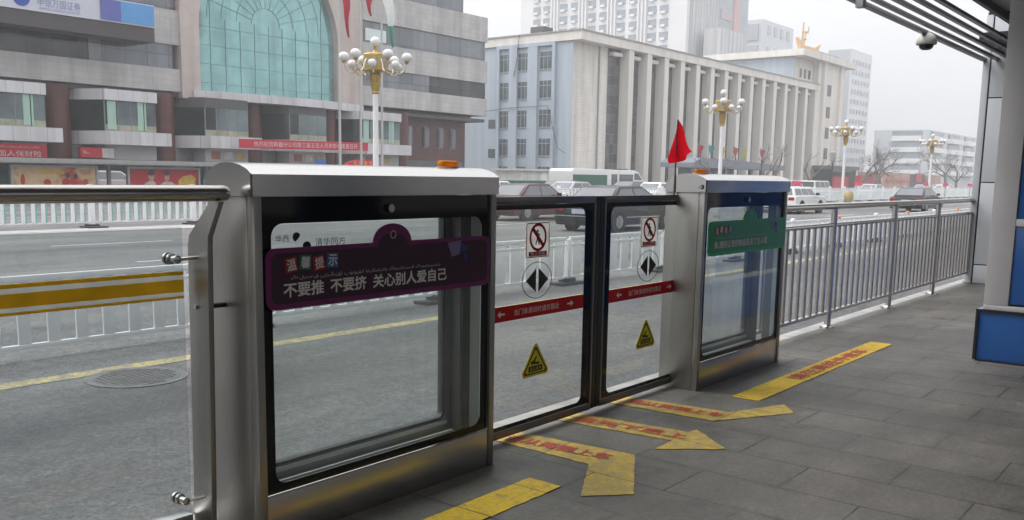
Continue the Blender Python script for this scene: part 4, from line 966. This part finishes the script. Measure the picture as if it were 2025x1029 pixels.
# block behind, soffit, recessed ground floors
MB().box(-75, 70.7, 62.01, 84, 6.8, 16.35).build('wall', STONE, A)
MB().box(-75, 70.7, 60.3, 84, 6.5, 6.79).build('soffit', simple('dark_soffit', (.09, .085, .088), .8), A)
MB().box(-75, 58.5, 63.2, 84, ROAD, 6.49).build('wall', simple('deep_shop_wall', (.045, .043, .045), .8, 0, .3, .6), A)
for k in range(-8, 5):
    x = 28.85 + 7.36 * k if k < 4 else 59.3
    MB().lathe([(.86, 0), (.86, 6.95)], (x, 60.6, ROAD), 20).build('column', BROWN, A, 0, True)
CURT = simple('pale_green_curtain', (.34, .50, .42), .8, 0, .12, 3, 0, .3, (6, 1, .3))
for k in range(-1, 4):
    x = 28.85 + 7.36 * k + .8; xe = x + 5.2 if k < 3 else x + 6.0
    poly = [(x - .1, 61.4), (x + 1.4, 58.7), (xe - .15, 58.7), (xe + .5, 61.4)]
    bay = MB().prism(poly, 'z', 3.82, 5.80).build('bay_window', SHOPG, A)
    up_ = [(a, b - (.18 if b < 60 else 0)) for a, b in poly]
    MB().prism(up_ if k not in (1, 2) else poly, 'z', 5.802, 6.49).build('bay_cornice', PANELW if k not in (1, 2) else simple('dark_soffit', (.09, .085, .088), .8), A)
    MB().box(x + 2.3, xe - .2, 58.675, 58.695, 4.26, 5.78).build('front_pane', simple('bay_reflection_glass', (.14, .18, .19), .1, .25, .5, .35), bay)  # lighter than the side glass: reflection put into the pane's colour
    sl_ = [(x - .15, 61.4), (x + 1.3, 57.9), (xe + .45, 57.9), (xe + .7, 61.4)]
    MB().prism(sl_, 'z', 2.96, 3.818).build('bay_sill', PANELW, A)
    m_ = MB()
    for i in range(1, 4):
        xx = x + 1.4 + (xe - x - 1.55) * i / 4; m_.box(xx - .03, xx + .03, 58.66, 58.70, 3.83, 5.79)
    m_.box(x + 1.38, x + 1.46, 58.66, 58.70, 3.83, 5.79); m_.build('mullion', simple('window_grey', (.18, .19, .19), .5), bay)
    if k in (-1, 0, 3):
        [MB().box(c0, c0 + .6, 58.66, 58.674, 3.95, 5.78).build('curtain', CURT, bay) for c0 in (xe - 1.5, x + 1.6)]
    MB().box(x + 1.42, xe - .2, 58.668, 58.69, 3.83, 4.25).build('lower_pane', simple('pale_lower_pane', (.30, .30, .22), .3, 0, .3, 1.5), bay)
    shop = MB(); shop.box(x + 1.5, xe - .2, 59.2, 61.3, ROAD, 2.0); shop.build('shop_window', SHOPG, A)
    MB().box(x + 1.5, xe - .1, 58.9, 61.3, 2.01, 2.95).build('shop_fascia', simple('pale_fascia', (.36, .36, .37), .5, 0, .1, 1), A)
    for i_, c_ in enumerate(((.30, .10, .06), (.50, .50, .48), (.45, .33, .12))):
        if k >= 1: MB().box(x + 2.0 + i_ * 1.05, x + 2.7 + i_ * 1.05, 58.86, 58.898, 2.2, 2.75).build('shop_plate', simple('shop_plate_%d' % i_, c_, .5, 0, .2, 3), A)
    MB().box(x - .1, x + 1.49, 60.4, 61.4, ROAD, 2.95).build('shop_jamb', simple('grey_jamb', (.14, .14, .145), .5, 0, .2, 1), A)
# brown side block
MB().box(60.0, 69.75, 62, 84, ROAD, 6.49).build('side_block', BROWN, A)
sw = MB(); sw.box(60.9, 69.4, 61.9, 61.99, ROAD, 2.65); sw.build('side_shopfront', simple('grey_shutter', (.10, .10, .108), .5, 0, .2, 1), A)
for x in (62.0, 64.2, 66.15, 67.9):
    w_ = MB().box(x - .42, x + .42, 61.93, 61.99, 3.85, 5.75).build('side_window', RIBB, A)
    MB().box(x - .40, x - .12, 61.91, 61.929, 3.95, 5.7).build('pane', RIBD, w_)
# signs on the bank building
sg = thing('rooftop_sign', 'long white and blue company sign high on the bank building, upper left', 'sign', (24, 58.5, 9.7))
MB().box(6, 34.45, 58.1, 59.98, 9.70, 10.62).build('box', simple('dark_brown_box', (.062, .054, .056), .5, 0, .1, 1), sg)
MB().box(6, 34.45, 58.02, 59.98, 10.621, 12.05).build('panel', simple('pale_sign_panel', (.55, .56, .64), .45, 0, .05, .6), sg)
MB().box(31.25, 34.4, 57.97, 58.015, 10.72, 11.98).build('logo_block', simple('sky_blue_print', (.09, .30, .62), .4, 0, .06), sg)
MB().box(30.75, 32.1, 57.95, 57.968, 10.72, 11.98).build('logo_block', simple('indigo_print', (.10, .12, .40), .4, 0, .06), sg)
text_mb('申银万国证券', (28.2, 58.015, 11.2), XR, ZU, 2.6, .5, .01).build('lettering', simple('grey_blue_print', (.17, .22, .42), .5), sg)
text_mb('SHENYIN & WANGUO SECURITIES', (28.2, 58.015, 10.82), XR, ZU, 2.5, .13, .01).build('lettering', simple('grey_blue_print', (.17, .22, .42), .5), sg)
lg = MB().prism(circ(25.95, 11.3, .50), 'y', 57.99, 58.012); lg.build('emblem', simple('royal_blue_print', (.03, .08, .40), .4, 0, .3, 2), sg)
MB().prism(circ(26.0, 11.42, .2), 'y', 57.97, 57.988).build('emblem', WSTK, sg)
s1 = thing('shop_sign', 'red shop sign with white characters above the leftmost shopfront', 'sign', (24, 58.0, 2.0), 'red shop signs')
MB().box(20.3, 26.9, 57.85, 58.05, 1.95, 2.78).build('panel', simple('dark_red_sign', (.28, .012, .02), .4), s1)
text_mb('中国人保财险', (25.05, 57.845, 2.22), XR, ZU, 3.0, .36, .01).build('lettering', WSTK, s1)
text_mb(shape_arabic('جۇڭگو خەلق مال مۈلۈك سۇغۇرتا'), (25.2, 57.845, 2.6), XR, ZU, 2.5, .12, .01).build('lettering', WSTK, s1)
s2 = thing('shop_sign', 'small red sign with white letters between two brown columns', 'sign', (30, 58.5, 2.1), 'red shop signs')
MB().box(29.3, 30.7, 58.5, 58.85, 2.1, 2.72).build('panel', simple('bright_red_sign', (.36, .015, .02), .4), s2)
text_mb('Bbu...', (29.72, 58.495, 2.42), XR, ZU, .5, .2, .01).build('lettering', WSTK, s2)
MB().box(30.72, 31.5, 58.5, 58.85, 2.1, 2.7).build('side_plate', WSTK, s2)
bn = thing('banner', 'long red cloth banner with white characters across the bank front', 'banner', (46, 57, 3.0))
MB().quad((40.0, 57.0, 3.02), (52.3, 57.0, 3.17), (52.3, 57.0, 3.83), (40.0, 57.0, 3.66)).build('cloth', simple('banner_red', (.46, .02, .04), .7, 0, .08, 2), bn)
text_mb('热烈祝贺新疆分公司第三届五佳人员表彰会隆重召开', (46.2, 56.99, 3.42), (12.3, 0, .16), (-.013, 0, 1), 9.9, .38, .01).build('lettering', simple('pinkish_white_print', (.70, .50, .52), .6), bn)
ln = thing('lantern_sign', 'red festive arch sign with gold characters behind the flagpoles', 'sign', (47.2, 52, ROAD))
MB().prism([(45.4, 1.5)] + [(47.2 - 1.75 * math.cos(PI * i / 10), 1.75 + .62 * math.sin(PI * i / 10)) for i in range(11)] + [(49, 1.5)], 'y', 52, 52.3).build('panel', simple('festive_red', (.55, .03, .03), .5, 0, .1), ln)
for k in range(4): text_mb('欢度春节'[k], (46.45 + k * .5, 51.99, 2.12), XR, ZU, .34, .32, .01).build('lettering', simple('festive_gold', (.75, .48, .10), .5), ln)
for x in (45.7, 48.7): MB().box(x - .1, x + .1, 52.05, 52.25, ROAD + .15, 1.49).build('post', REDP, ln)
# the blue road plate at the shelter's end
bl = thing('street_plate', 'small blue street plate at the end of the bus shelter roof', 'sign', (37.6, 45.0, ROAD))
MB().box(37.0, 37.8, 44.95, 45.0, 1.62, 2.2).build('plate', simple('street_blue', (.06, .12, .38), .5), bl); MB().box(37.37, 37.43, 45.01, 45.07, ROAD + .15, 2.2).build('post', ALU, bl)

# ------------------------------------------------------------------ flagpoles
for x, kind, lab in ((43.28, 'r', 'tall flagpole with a hanging red flag, left of three'), (45.22, 'r', 'tall flagpole with a hanging red flag, middle of three'), (47.25, 'g', 'tall flagpole with a white and green flag, right of three')):
    t = thing('flagpole', lab, 'flagpole', (x, 50, ROAD + .15), 'flagpoles in front of the bank building')
    MB().tube([(x, 50, ROAD + .15), (x, 50, 5.9), (x, 50, 15.5)], [.11, .085, .05], 8).build('pole', simple('pole_steel', (.50, .49, .48), .35, .5, .05), t, 0, True)
    zt, zb, ln_ = (15.2, 10.6, .95) if x < 44 else ((15.2, 12.3, 1.1) if x < 46 else (15.2, 10.4, 1.2))
    nu, nv = 5, 16; V = []
    for j in range(nv + 1):
        v = j / nv
        for i in range(nu + 1):
            u = i / nu; wd_ = 1.8 * (.35 + .55 * math.sin(PI * min(1, v * 1.15)) * (1 - .5 * v)) * ln_
            V.append((x + .06 + v * ln_ * .85 + (u - .3) * wd_ * (1 - v * .9), 50 + .12 * math.sin(u * 6 + v * 9), zt + (zb - zt) * v - .2 * u * (1 - v)))
    F = [(j * (nu + 1) + i, j * (nu + 1) + i + 1, (j + 1) * (nu + 1) + i + 1, (j + 1) * (nu + 1) + i) for j in range(nv) for i in range(nu)]
    if kind == 'r':
        q = MB(); q.add(V, F); q.build('flag', cloth('flag_red', (.45, .03, .06)), t, 0, True, ang=80)
    else:
        q = MB(); q.add(V, F[:11 * nu]); q.build('flag', cloth('flag_white', (.72, .74, .73)), t, 0, True, ang=80)
        q = MB(); q.add(V, F[11 * nu:]); q.build('flag_stripe', cloth('flag_green', (.06, .30, .20)), t, 0, True, ang=80)

# ------------------------------------------------------------------ finned building (B)
BLUEW = simple('pale_blue_render', (.40, .46, .52), .85, 0, .13, .9, 0, .3, (1, 1, .08))
CREAMT = bricks('cream_tile', (.66, .63, .58), (.69, .66, .61), (.55, .525, .49), .9, .28, .02, 'xz', .6, .5, 0, .06, .4, (0, 0), 0)
CREAMS = simple('cream_render', (.70, .67, .625), .8, 0, .10, .9, 0, .3, (1, 1, .08))
DGLZ = bricks('hazy_glazing', (.05, .05, .06), (.13, .128, .14), (.17, .17, .17), .8, 1.1, .04, 'xz', .12, 0, .2, .25, .6, (0, 0), 0)
B = thing('finned_building', 'cream five storey building with tall fins and pale blue end wall', 'building', (115, 66, ROAD))
FB = 59.2
MB().box(84, 90.8, FB, 75, ROAD, 15.85).build('wall', CREAMT, B)
# end wall: blue skin with raised ribs
MB().box(83.9, 83.995, FB - .02, 75, ROAD, 16.78).build('end_wall', BLUEW, B)
for y0, y1 in ((61.35, 61.75), (63.75, 65.1), (66.6, 67.75), (69.2, 69.6)):
    MB().box(83.6, 83.899, y0, y1, ROAD, 15.5).build('rib', BLUEW, B)
MB().box(83.6, 83.899, 61.35, 69.6, 15.51, 15.9).build('rib', BLUEW, B)
WFR = simple('window_frame_grey', (.34, .38, .40), .6)
for yc in (62.35, 64.75 - .05 + .75 - .75 + .95, 67.3 + .05):
    pass
w0 = None
for yc in (62.75, 65.85, 68.45):
    for zc in (14.0, 10.9, 7.75, 4.6, 1.5):
        if w0 is None:
            w0 = MB().box(83.86, 83.905, yc - .78, yc + .78, zc - .95, zc + .9).build('window', simple('window_glass_dark', (.10, .125, .135), .15, .1, .2, 1), B)
            q = MB(); q.box(83.84, 83.859, yc - .30, yc - .24, zc - .95, zc + .9); q.box(83.84, 83.859, yc + .24, yc + .30, zc - .95, zc + .9); q.box(83.835, 83.858, yc - .78, yc + .78, zc + .35, zc + .42); q.box(83.8, 83.859, yc - .85, yc + .85, zc - 1.05, zc - .96)
            f0 = q.build('frame', WFR, w0); wb = (yc, zc)
        else:
            c = w0.copy(); C.objects.link(c); c.location = (0, yc - wb[0], zc - wb[1]); d_ = f0.copy(); C.objects.link(d_); d_.parent = c
for z in (7.25, 3.9): MB().box(83.86, 83.9, 69.9, 70.9, z - .5, z + .5).build('small_window', simple('window_glass_dark', (.1, .1, .1)), B)
# roof slab, fascia, glazing, fins
MB().box(83.7, 152, FB - 1.25, 75, 15.86, 16.8).build('fascia', CREAMS, B)
MB().box(83.6, 152.1, FB - 1.35, 75, 16.801, 16.95).build('roof', simple('grey_roof_edge', (.33, .32, .31), .8), B)
MB().box(90.81, 152, FB + .1, 74.9, ROAD, 15.85).build('glazing', DGLZ, B)
for k in range(15):
    x = 93.55 + 4.08 * k
    MB().box(x, x + 1.05, FB - 1.15, FB + .09, ROAD, 15.855).build('fin', CREAMS, B)
    MB().box(x - 2.4, x - .56, FB - .6, FB + .09, 15.0, 15.4).build('hood', CREAMS, B)
MB().box(85.2, 87.0, 64.2, 66.0, 16.96, 17.9).build('roof_box', simple('dark_roof_box', (.10, .095, .095), .7), B)
cb_ = MB()
for P_ in ([(83.55, 66.3, 16.9), (83.55, 66.6, 14.2), (83.55, 67.0, 12.4)], [(83.5, 72, 8.6), (83.5, 68, 8.95), (83.5, 62.2, 9.05), (83.5, 60.6, 4.4), (83.5, 59.6, 3.9)]): cb_.tube(P_, .035, 4)
cb_.build('cable', simple('cable_black', (.03, .03, .03), .6), B)
dp = MB(); dp.tube([(89.0, FB - .08, 1), (89.0, FB - .08, 15.8)], .09, 6); dp.build('downpipe', simple('pipe_grey', (.30, .29, .29), .6), B)
# stair tower
MB().box(144.2, 151.9, FB - .05, 74, 16.96, 20.6).build('tower', CREAMS, B)
MB().box(152.01, 164, FB - 1.0, 74, ROAD, 20.6).build('tower', CREAMS, B)
MB().box(144.0, 144.19, FB - .06, 73.8, 16.96, 20.5).build('tower_end', BLUEW, B)
MB().box(143.2, 167, FB - 1.9, 74.5, 20.61, 21.6).build('tower_roof', CREAMS, B)
for x in (146.8, 148.6, 150.4): MB().box(x - .4, x + .4, FB - .12, FB - .051, 17.6, 19.0).build('tower_window', RIBD, B)
for z in (2.5, 5.9, 9.3, 12.7, 16.3): MB().box(156.4, 158.0, FB - 1.06, FB - 1.001, z - .9, z + .9).build('tower_window', RIBD, B)
for x in (153.6, 161.2): MB().box(x, x + .9, FB - 1.5, FB - 1.001, ROAD, 20.6).build('fin', CREAMS, B)
MB().box(150, 163, FB - 5, FB - 1.6, 3.2, 3.8).build('porch', simple('porch_dark', (.12, .12, .13), .6), B)
MB().box(150.5, 162.5, FB - 4.6, FB - 1.7, ROAD, 3.19).build('porch_glass', SHOPG, B)
# golden ship ornament
GSH = simple('orange_gold', (.60, .40, .22), .5, .1, .2, 2)
sh = thing('rooftop_ornament', 'orange gold boat ornament with mast on the tower roof', 'ornament', (152.5, 60, 21.6))
MB().prism([(147.6, 24.0), (148.4, 22.8), (149.6, 21.65), (153.5, 21.65), (156.2, 22.7), (157.2, 24.1), (156.3, 23.7), (154.4, 23.1), (149.8, 23.0)], 'y', 60.1, 60.7).build('hull', GSH, sh)
m_ = MB(); m_.tube([(149.8, 60.4, 22.9), (150.0, 60.4, 26.6)], [.2, .12], 6); m_.tube([(149.3, 60.4, 22.9), (149.9, 60.4, 25.9)], .12, 6); m_.tube([(149.9, 60.4, 25.1), (152.0, 60.4, 25.3)], .16, 6); m_.tube([(152.0, 60.4, 25.2), (152.2, 60.4, 26.2)], .14, 6); m_.tube([(149.8, 60.4, 24.0), (151.4, 60.4, 24.1)], .13, 6); m_.tube([(150.5, 60.4, 22.9), (151.0, 60.4, 25.0)], .15, 6)
m_.build('mast', GSH, sh)

# canopy shelter in front of B with its small flags
cs = thing('canopy_shelter', 'dark flat canopy shelter in front of the finned building', 'shelter', (101, 48.5, ROAD))
CAN = simple('blue_grey_canopy', (.19, .21, .25), .5, .2, .08, 1)
MB().prism([(89.2, 2.55), (113.5, 2.55), (113.9, 2.95), (112.8, 3.15), (98.2, 3.55), (90.8, 3.6), (89.2, 3.05)], 'y', 47, 51).build('roof', CAN, cs)
for x in (90.2, 97.6, 104.4, 107.6, 111.6): MB().box(x, x + .5, 47.4, 47.8, ROAD, 2.54).build('post', CAN, cs)
MB().box(90.8, 104.2, 49.5, 49.7, ROAD, 2.54).build('back_panel', simple('dark_panel_glass', (.10, .105, .115), .3), cs)
for i, (x, c) in enumerate(((99.5, (.45, .05, .08)), (102.3, (.05, .28, .33)), (105.4, (.50, .48, .12)), (109.0, (.42, .10, .10)), (111.6, (.48, .46, .10)), (117.0, (.46, .07, .09)))):
    cn = ['red', 'teal', 'yellow', 'dull red', 'lime yellow', 'crimson'][i]
    t = thing('small_flag', cn + ' small flag on a thin pole above the canopy shelter, ' + ordn(i) + ' from left', 'flag', (x, 52, ROAD), 'coloured flags behind the canopy')
    MB().tube([(x, 52, ROAD), (x, 52, 5.6)], .04, 5).build('pole', ALU, t)
    q = MB(); V = []
    for j in range(7):
        for k in range(4): V.append((x + .05 + k * .42 * (1 - j * .08) + j * .06, 52 + .15 * math.sin(k * 1.7 + j), 5.5 - j * .32 - k * .12))
    q.add(V, [(j * 4 + k, j * 4 + k + 1, j * 4 + k + 5, j * 4 + k + 4) for j in range(6) for k in range(3)]); q.build('cloth', cloth('flag_' + cn.replace(' ', '_'), c), t, 0, True)

# ------------------------------------------------------------------ towers behind, with distance haze put into their pale colours
def tower(name, label, x0, x1, y0, y1, zt, m, side=None):
    t = thing(name, label, 'tower building', ((x0 + x1) / 2, (y0 + y1) / 2, ROAD))
    MB().box(x0, x1, y0, y1, ROAD, zt).build('wall', m, t)
    return t
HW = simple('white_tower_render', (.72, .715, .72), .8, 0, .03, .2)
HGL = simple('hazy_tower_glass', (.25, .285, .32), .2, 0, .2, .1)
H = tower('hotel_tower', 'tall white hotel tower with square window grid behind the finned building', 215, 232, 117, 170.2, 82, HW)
w0 = None
cols = [164.3, 160.8, 155.1, 151.4, 145.7, 142.0, 136.4, 132.7, 127.0, 123.5]
for yc in cols:
    for r in range(9):
        zc = 27.5 + r * 3.3
        if w0 is None:
            w0 = MB().box(214.9, 214.995, yc - 1.25, yc + 1.25, zc - 1.05, zc + 1.0).build('window', HGL, H); wb = (yc, zc)
            s0 = MB().box(214.3, 214.89, yc - .55, yc + .75, zc - 1.1, zc - .5).build('air_conditioner', WHITE, w0)
        else:
            c = w0.copy(); C.objects.link(c); c.location = (0, yc - wb[0], zc - wb[1]); d_ = s0.copy(); C.objects.link(d_); d_.parent = c
for yc in (157.95, 148.55, 139.2, 129.85):
    for d_ in (-1.1, 0, 1.1): MB().box(214.4, 214.99, yc + d_ - .22, yc + d_ + .22, 10, 81).build('pilaster', HW, H)
MB().box(216.5, 231.7, 116.6, 116.99, 10, 80).build('ribbed_face', bricks('ribbed_wall', (.50, .505, .515), (.53, .535, .54), (.36, .37, .385), 1.6, 60, .18, 'xz', .7, 0, 0, .03, .3, (0, 0), 0), H)
P2 = tower('pink_glass_tower', 'hazy tower with pink vertical stripe beside the hotel', 234, 252.4, 118, 140, 84, simple('hazy_glass_tower', (.36, .40, .43), .4, 0, .12, .3))
MB().box(243, 246.6, 117.7, 117.99, 0, 84).build('stripe', simple('pink_stripe', (.60, .36, .35), .6), P2)
for i in range(6): MB().box(235.5, 242, 117.8, 117.99, 44 + i * 7, 46.5 + i * 7).build('band', simple('pale_pink_band', (.50, .42, .43), .6), P2)
tower('white_annex_tower', 'low white ribbed block at the foot of the hotel', 219.8, 234.6, 110, 114.5, 39, bricks('annex_ribs', (.58, .58, .59), (.60, .60, .61), (.44, .45, .46), 2.2, 60, .3, 'xz', .7, 0, 0, .02, .3, (0, 0), 0))
D1 = tower('office_tower', 'pale hazy office block between hotel and boat ornament', 284, 308.3, 127.5, 150, 51.3, simple('haze_paled_blue_tower', (.58, .605, .63), .8, 0, .03, .2))
q = MB()
for i in range(3):
    for j in range(6): q.box(283.6, 283.99, 129 + i * 7, 134 + i * 7, 12 + j * 6.6, 17 + j * 6.6)
q.build('window_grid', simple('haze_paled_tower_glass', (.42, .44, .47), .3, 0, .1, .1), D1)
q = MB()
for i in range(4):
    for j in range(6): q.box(287.5 + i * 5, 289.7 + i * 5, 127.2, 127.49, 14 + j * 6.6, 16.8 + j * 6.6)
q.build('window_grid', simple('haze_paled_tower_glass', (.42, .44, .47), .3, 0, .1, .1), D1)
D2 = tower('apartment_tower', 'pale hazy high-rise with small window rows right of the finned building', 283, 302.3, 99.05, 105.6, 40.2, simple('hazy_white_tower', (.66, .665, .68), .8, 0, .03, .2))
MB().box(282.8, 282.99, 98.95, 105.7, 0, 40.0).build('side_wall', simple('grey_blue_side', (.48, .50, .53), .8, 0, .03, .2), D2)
for j in range(12):
    q = MB()
    for i in range(6): q.box(285.6 + i * 2.75, 286.8 + i * 2.75, 98.75, 99.04, 4.2 + j * 2.9, 5.5 + j * 2.9)
    q.build('window_row', simple('haze_paled_tower_glass', (.42, .44, .47), .3, 0, .1, .1), D2)
RB = tower('ribbed_block', 'grey louvred block behind the boat ornament', 247.2, 265.6, 96, 120, 35.6, bricks('louvres', (.42, .435, .46), (.44, .455, .48), (.30, .31, .33), 40, 1.2, .16, 'xz', .6, 0, 0, .03, .3, (0, 0), 0))
# white apartment block at right
E_ = thing('apartment_block', 'white apartment block with strip windows at the far right', 'building', (275, 75, ROAD))
APW = simple('apartment_white', (.74, .745, .75), .8, 0, .05, .3); APB = simple('apartment_pale_blue', (.54, .58, .61), .8, 0, .05, .3)
MB().box(250, 345, 67, 80, ROAD, 14.5).build('wall', APB, E_)
for j in range(4):
    z = 3.2 + 2.85 * j
    MB().box(249.4, 249.99, 68.2, 75.4, z, z + 1.25).build('balcony', APW, E_); MB().box(249.7, 249.995, 68.2, 75.4, z + 1.26, z + 2.5).build('window_strip', HGL, E_)
    for k in range(5):
        xa = 253 + k * 17
        MB().box(xa, xa + 12, 65.7, 66.99, z, z + 1.25).build('balcony', APW, E_); MB().box(xa + .5, xa + 11.5, 66.5, 66.995, z + 1.26, z + 2.4).build('window_strip', HGL, E_)
# brick hoarding, gate, red kiosks and low walls along the far pavement
hb = thing('brick_hoarding', 'salmon brick building front with dark gate, below the apartment block', 'building', (180, 50, ROAD))
BRK = bricks('salmon_brick', (.46, .30, .25), (.50, .33, .28), (.42, .30, .27), .8, .3, .03, 'xz', .8, .5, 0, .1, .3, (0, 0), 0)
MB().box(155.8, 172.5, 48.5, 52, ROAD, 2.9).build('wall', BRK, hb); MB().box(184.4, 193, 48.5, 52, ROAD, 2.6).build('wall', BRK, hb)
MB().box(172.51, 184.39, 49.2, 52, ROAD, 2.8).build('gate', simple('dark_gate', (.08, .085, .10), .6, 0, .1, .5), hb)
MB().box(159, 172, 48.3, 48.49, 1.4, 1.8).build('red_band', simple('pinkish_red_band', (.48, .14, .12), .6), hb)
MB().box(178, 181.5, 48.9, 49.19, 1.3, 2.95).build('red_board', simple('faded_red_board', (.42, .08, .09), .6), hb)
for x0, x1, zt, lab in ((133, 138.5, 2.0, 'wide red hoarding panel behind the parked white vans'), (143.5, 149.5, 2.2, 'narrow red hoarding panel left of the brick building')):
    single(MB().prism([(x0, ROAD), (x1, ROAD), (x1, zt), (x0, zt)], 'y', 47.5, 48.2), 'hoarding_panel', simple('hoarding_red', (.40, .035, .06), .6, 0, .1, .5), lab, 'hoarding', 'red hoarding panels')
for i, (px_, pz) in enumerate(((1566, 361), (1686, 363), (1820, 365), (1857, 366), (1905, 369))):
    a = yaw + math.atan((px_ - 1012.5) / FPX); Yp = 29.0 - i * 1.2; X = math.tan(a) * Yp
    t = thing('red_marker', ordn(i) + ' bright red marker board on a post beyond the road, from left', 'marker', (X, Yp, ROAD), 'red marker boards across the road')
    MB().box(X - .9, X + .9, Yp - .05, Yp + .05, 1.02, 1.32).build('board', simple('bright_pink_red', (.80, .02, .10), .5), t)
    MB().box(X - .05, X + .05, Yp - .04, Yp + .04, ROAD, 1.01).build('post', ALU, t)
# thin twin-lantern post by the tower
tl = thing('lantern_post', 'thin dark lantern post in front of the tower entrance', 'street lamp', (124.5, 45, ROAD))
MB().tube([(124.5, 45, ROAD), (124.5, 45, 3.8)], .12, 6).build('pole', DARKM, tl); MB().lathe([(.15, 0), (.4, .25), (.4, 1.3), (.1, 1.6)], (124.5, 45, 3.8), 6).build('lantern', simple('grey_lantern', (.30, .30, .29), .5), tl)

# ------------------------------------------------------------------ bare trees
BARK = simple('bare_bark', (.13, .115, .105), .9, 0, .25, 3)
def tree(x, y, h, label, seed, lean=0., dense=1):
    rnd = random.Random(seed); t = thing('bare_tree', label, 'tree', (x, y, ROAD), 'bare trees along the far pavement')
    tr, tw = MB(), MB()
    def grow(p, d, L, r, lev, mb):
        n = 4; pts = [p]; q = p; dd = d
        for i in range(n):
            dd = (dd + Vector((rnd.uniform(-.16, .16), rnd.uniform(-.16, .16), rnd.uniform(-.02, .10)))).normalized(); q = q + dd * (L / n); pts.append(q)
        mb.tube(pts, [r * (1 - .45 * i / n) for i in range(n + 1)], 5 if lev < 2 else 3, False)
        if lev >= (5 if dense > 1 else 4): return
        for k in range(rnd.randint(2, 3) + (1 if lev >= 2 and dense > 1 else 0)):
            i = rnd.randint(2, n); az = rnd.uniform(0, 2 * PI); sp = rnd.uniform(.4, .85)
            nd = (dd * math.cos(sp) + (dd.orthogonal().normalized() * math.cos(az) + dd.cross(dd.orthogonal()).normalized() * math.sin(az)) * math.sin(sp)).normalized()
            grow(pts[i], nd, L * rnd.uniform(.6, .8), r * .52, lev + 1, tw)
    grow(Vector((x, y, ROAD)), Vector((lean, 0, 1)).normalized(), h * .38, h * .034, 0, tr)
    tr.build('trunk', BARK, t, 0, True); tw.build('crown', BARK, t, 0, True)
TREES = [(91.3, 45.5, 5.5, 'small bare tree at the left end of the canopy shelter', 0, 1), (102.6, 45.5, 6.2, 'slim bare tree in the middle of the canopy shelter', .05, 1), (107.0, 45.2, 6.6, 'bare tree by the right posts of the canopy shelter', 0, 1),
         (116.6, 45.0, 7.4, 'bare forked tree just right of the canopy shelter', -.1, 1), (141, 46, 8.2, 'bushy bare tree left of the white street lamp pole', .05, 2), (147.5, 46.5, 8.6, 'bushy bare tree right of the third street lamp', 0, 2),
         (152.0, 47, 7.6, 'bare tree beside the salmon brick building', .1, 2), (186.5, 46, 9.5, 'large bare tree in front of the apartment block', .05, 2), (197, 46.5, 9.0, 'bare tree close to the white pier edge', 0, 2)]
for i, (x, y, h, lab, le, de) in enumerate(TREES): tree(x, y, h, lab, 100 + i, le, de)

# ------------------------------------------------------------------ haze
hz = MB().box(-90, 460, -62, 260, -1.5, 92).build('haze', bpy.data.materials.new('haze_air'))
hm = hz.data.materials[0]; hm.use_nodes = True; hn = hm.node_tree; hn.nodes.clear()
ho = hn.nodes.new('ShaderNodeOutputMaterial'); hv = hn.nodes.new('ShaderNodeVolumePrincipled')
hv.inputs['Color'].default_value = (.93, .935, .95, 1); hv.inputs['Density'].default_value = .0011; hv.inputs['Anisotropy'].default_value = 0
hn.links.new(hv.outputs[0], ho.inputs['Volume'])
hz['kind'] = 'stuff'; hz['label'] = 'pale winter smog filling the street'; hz['category'] = 'haze'
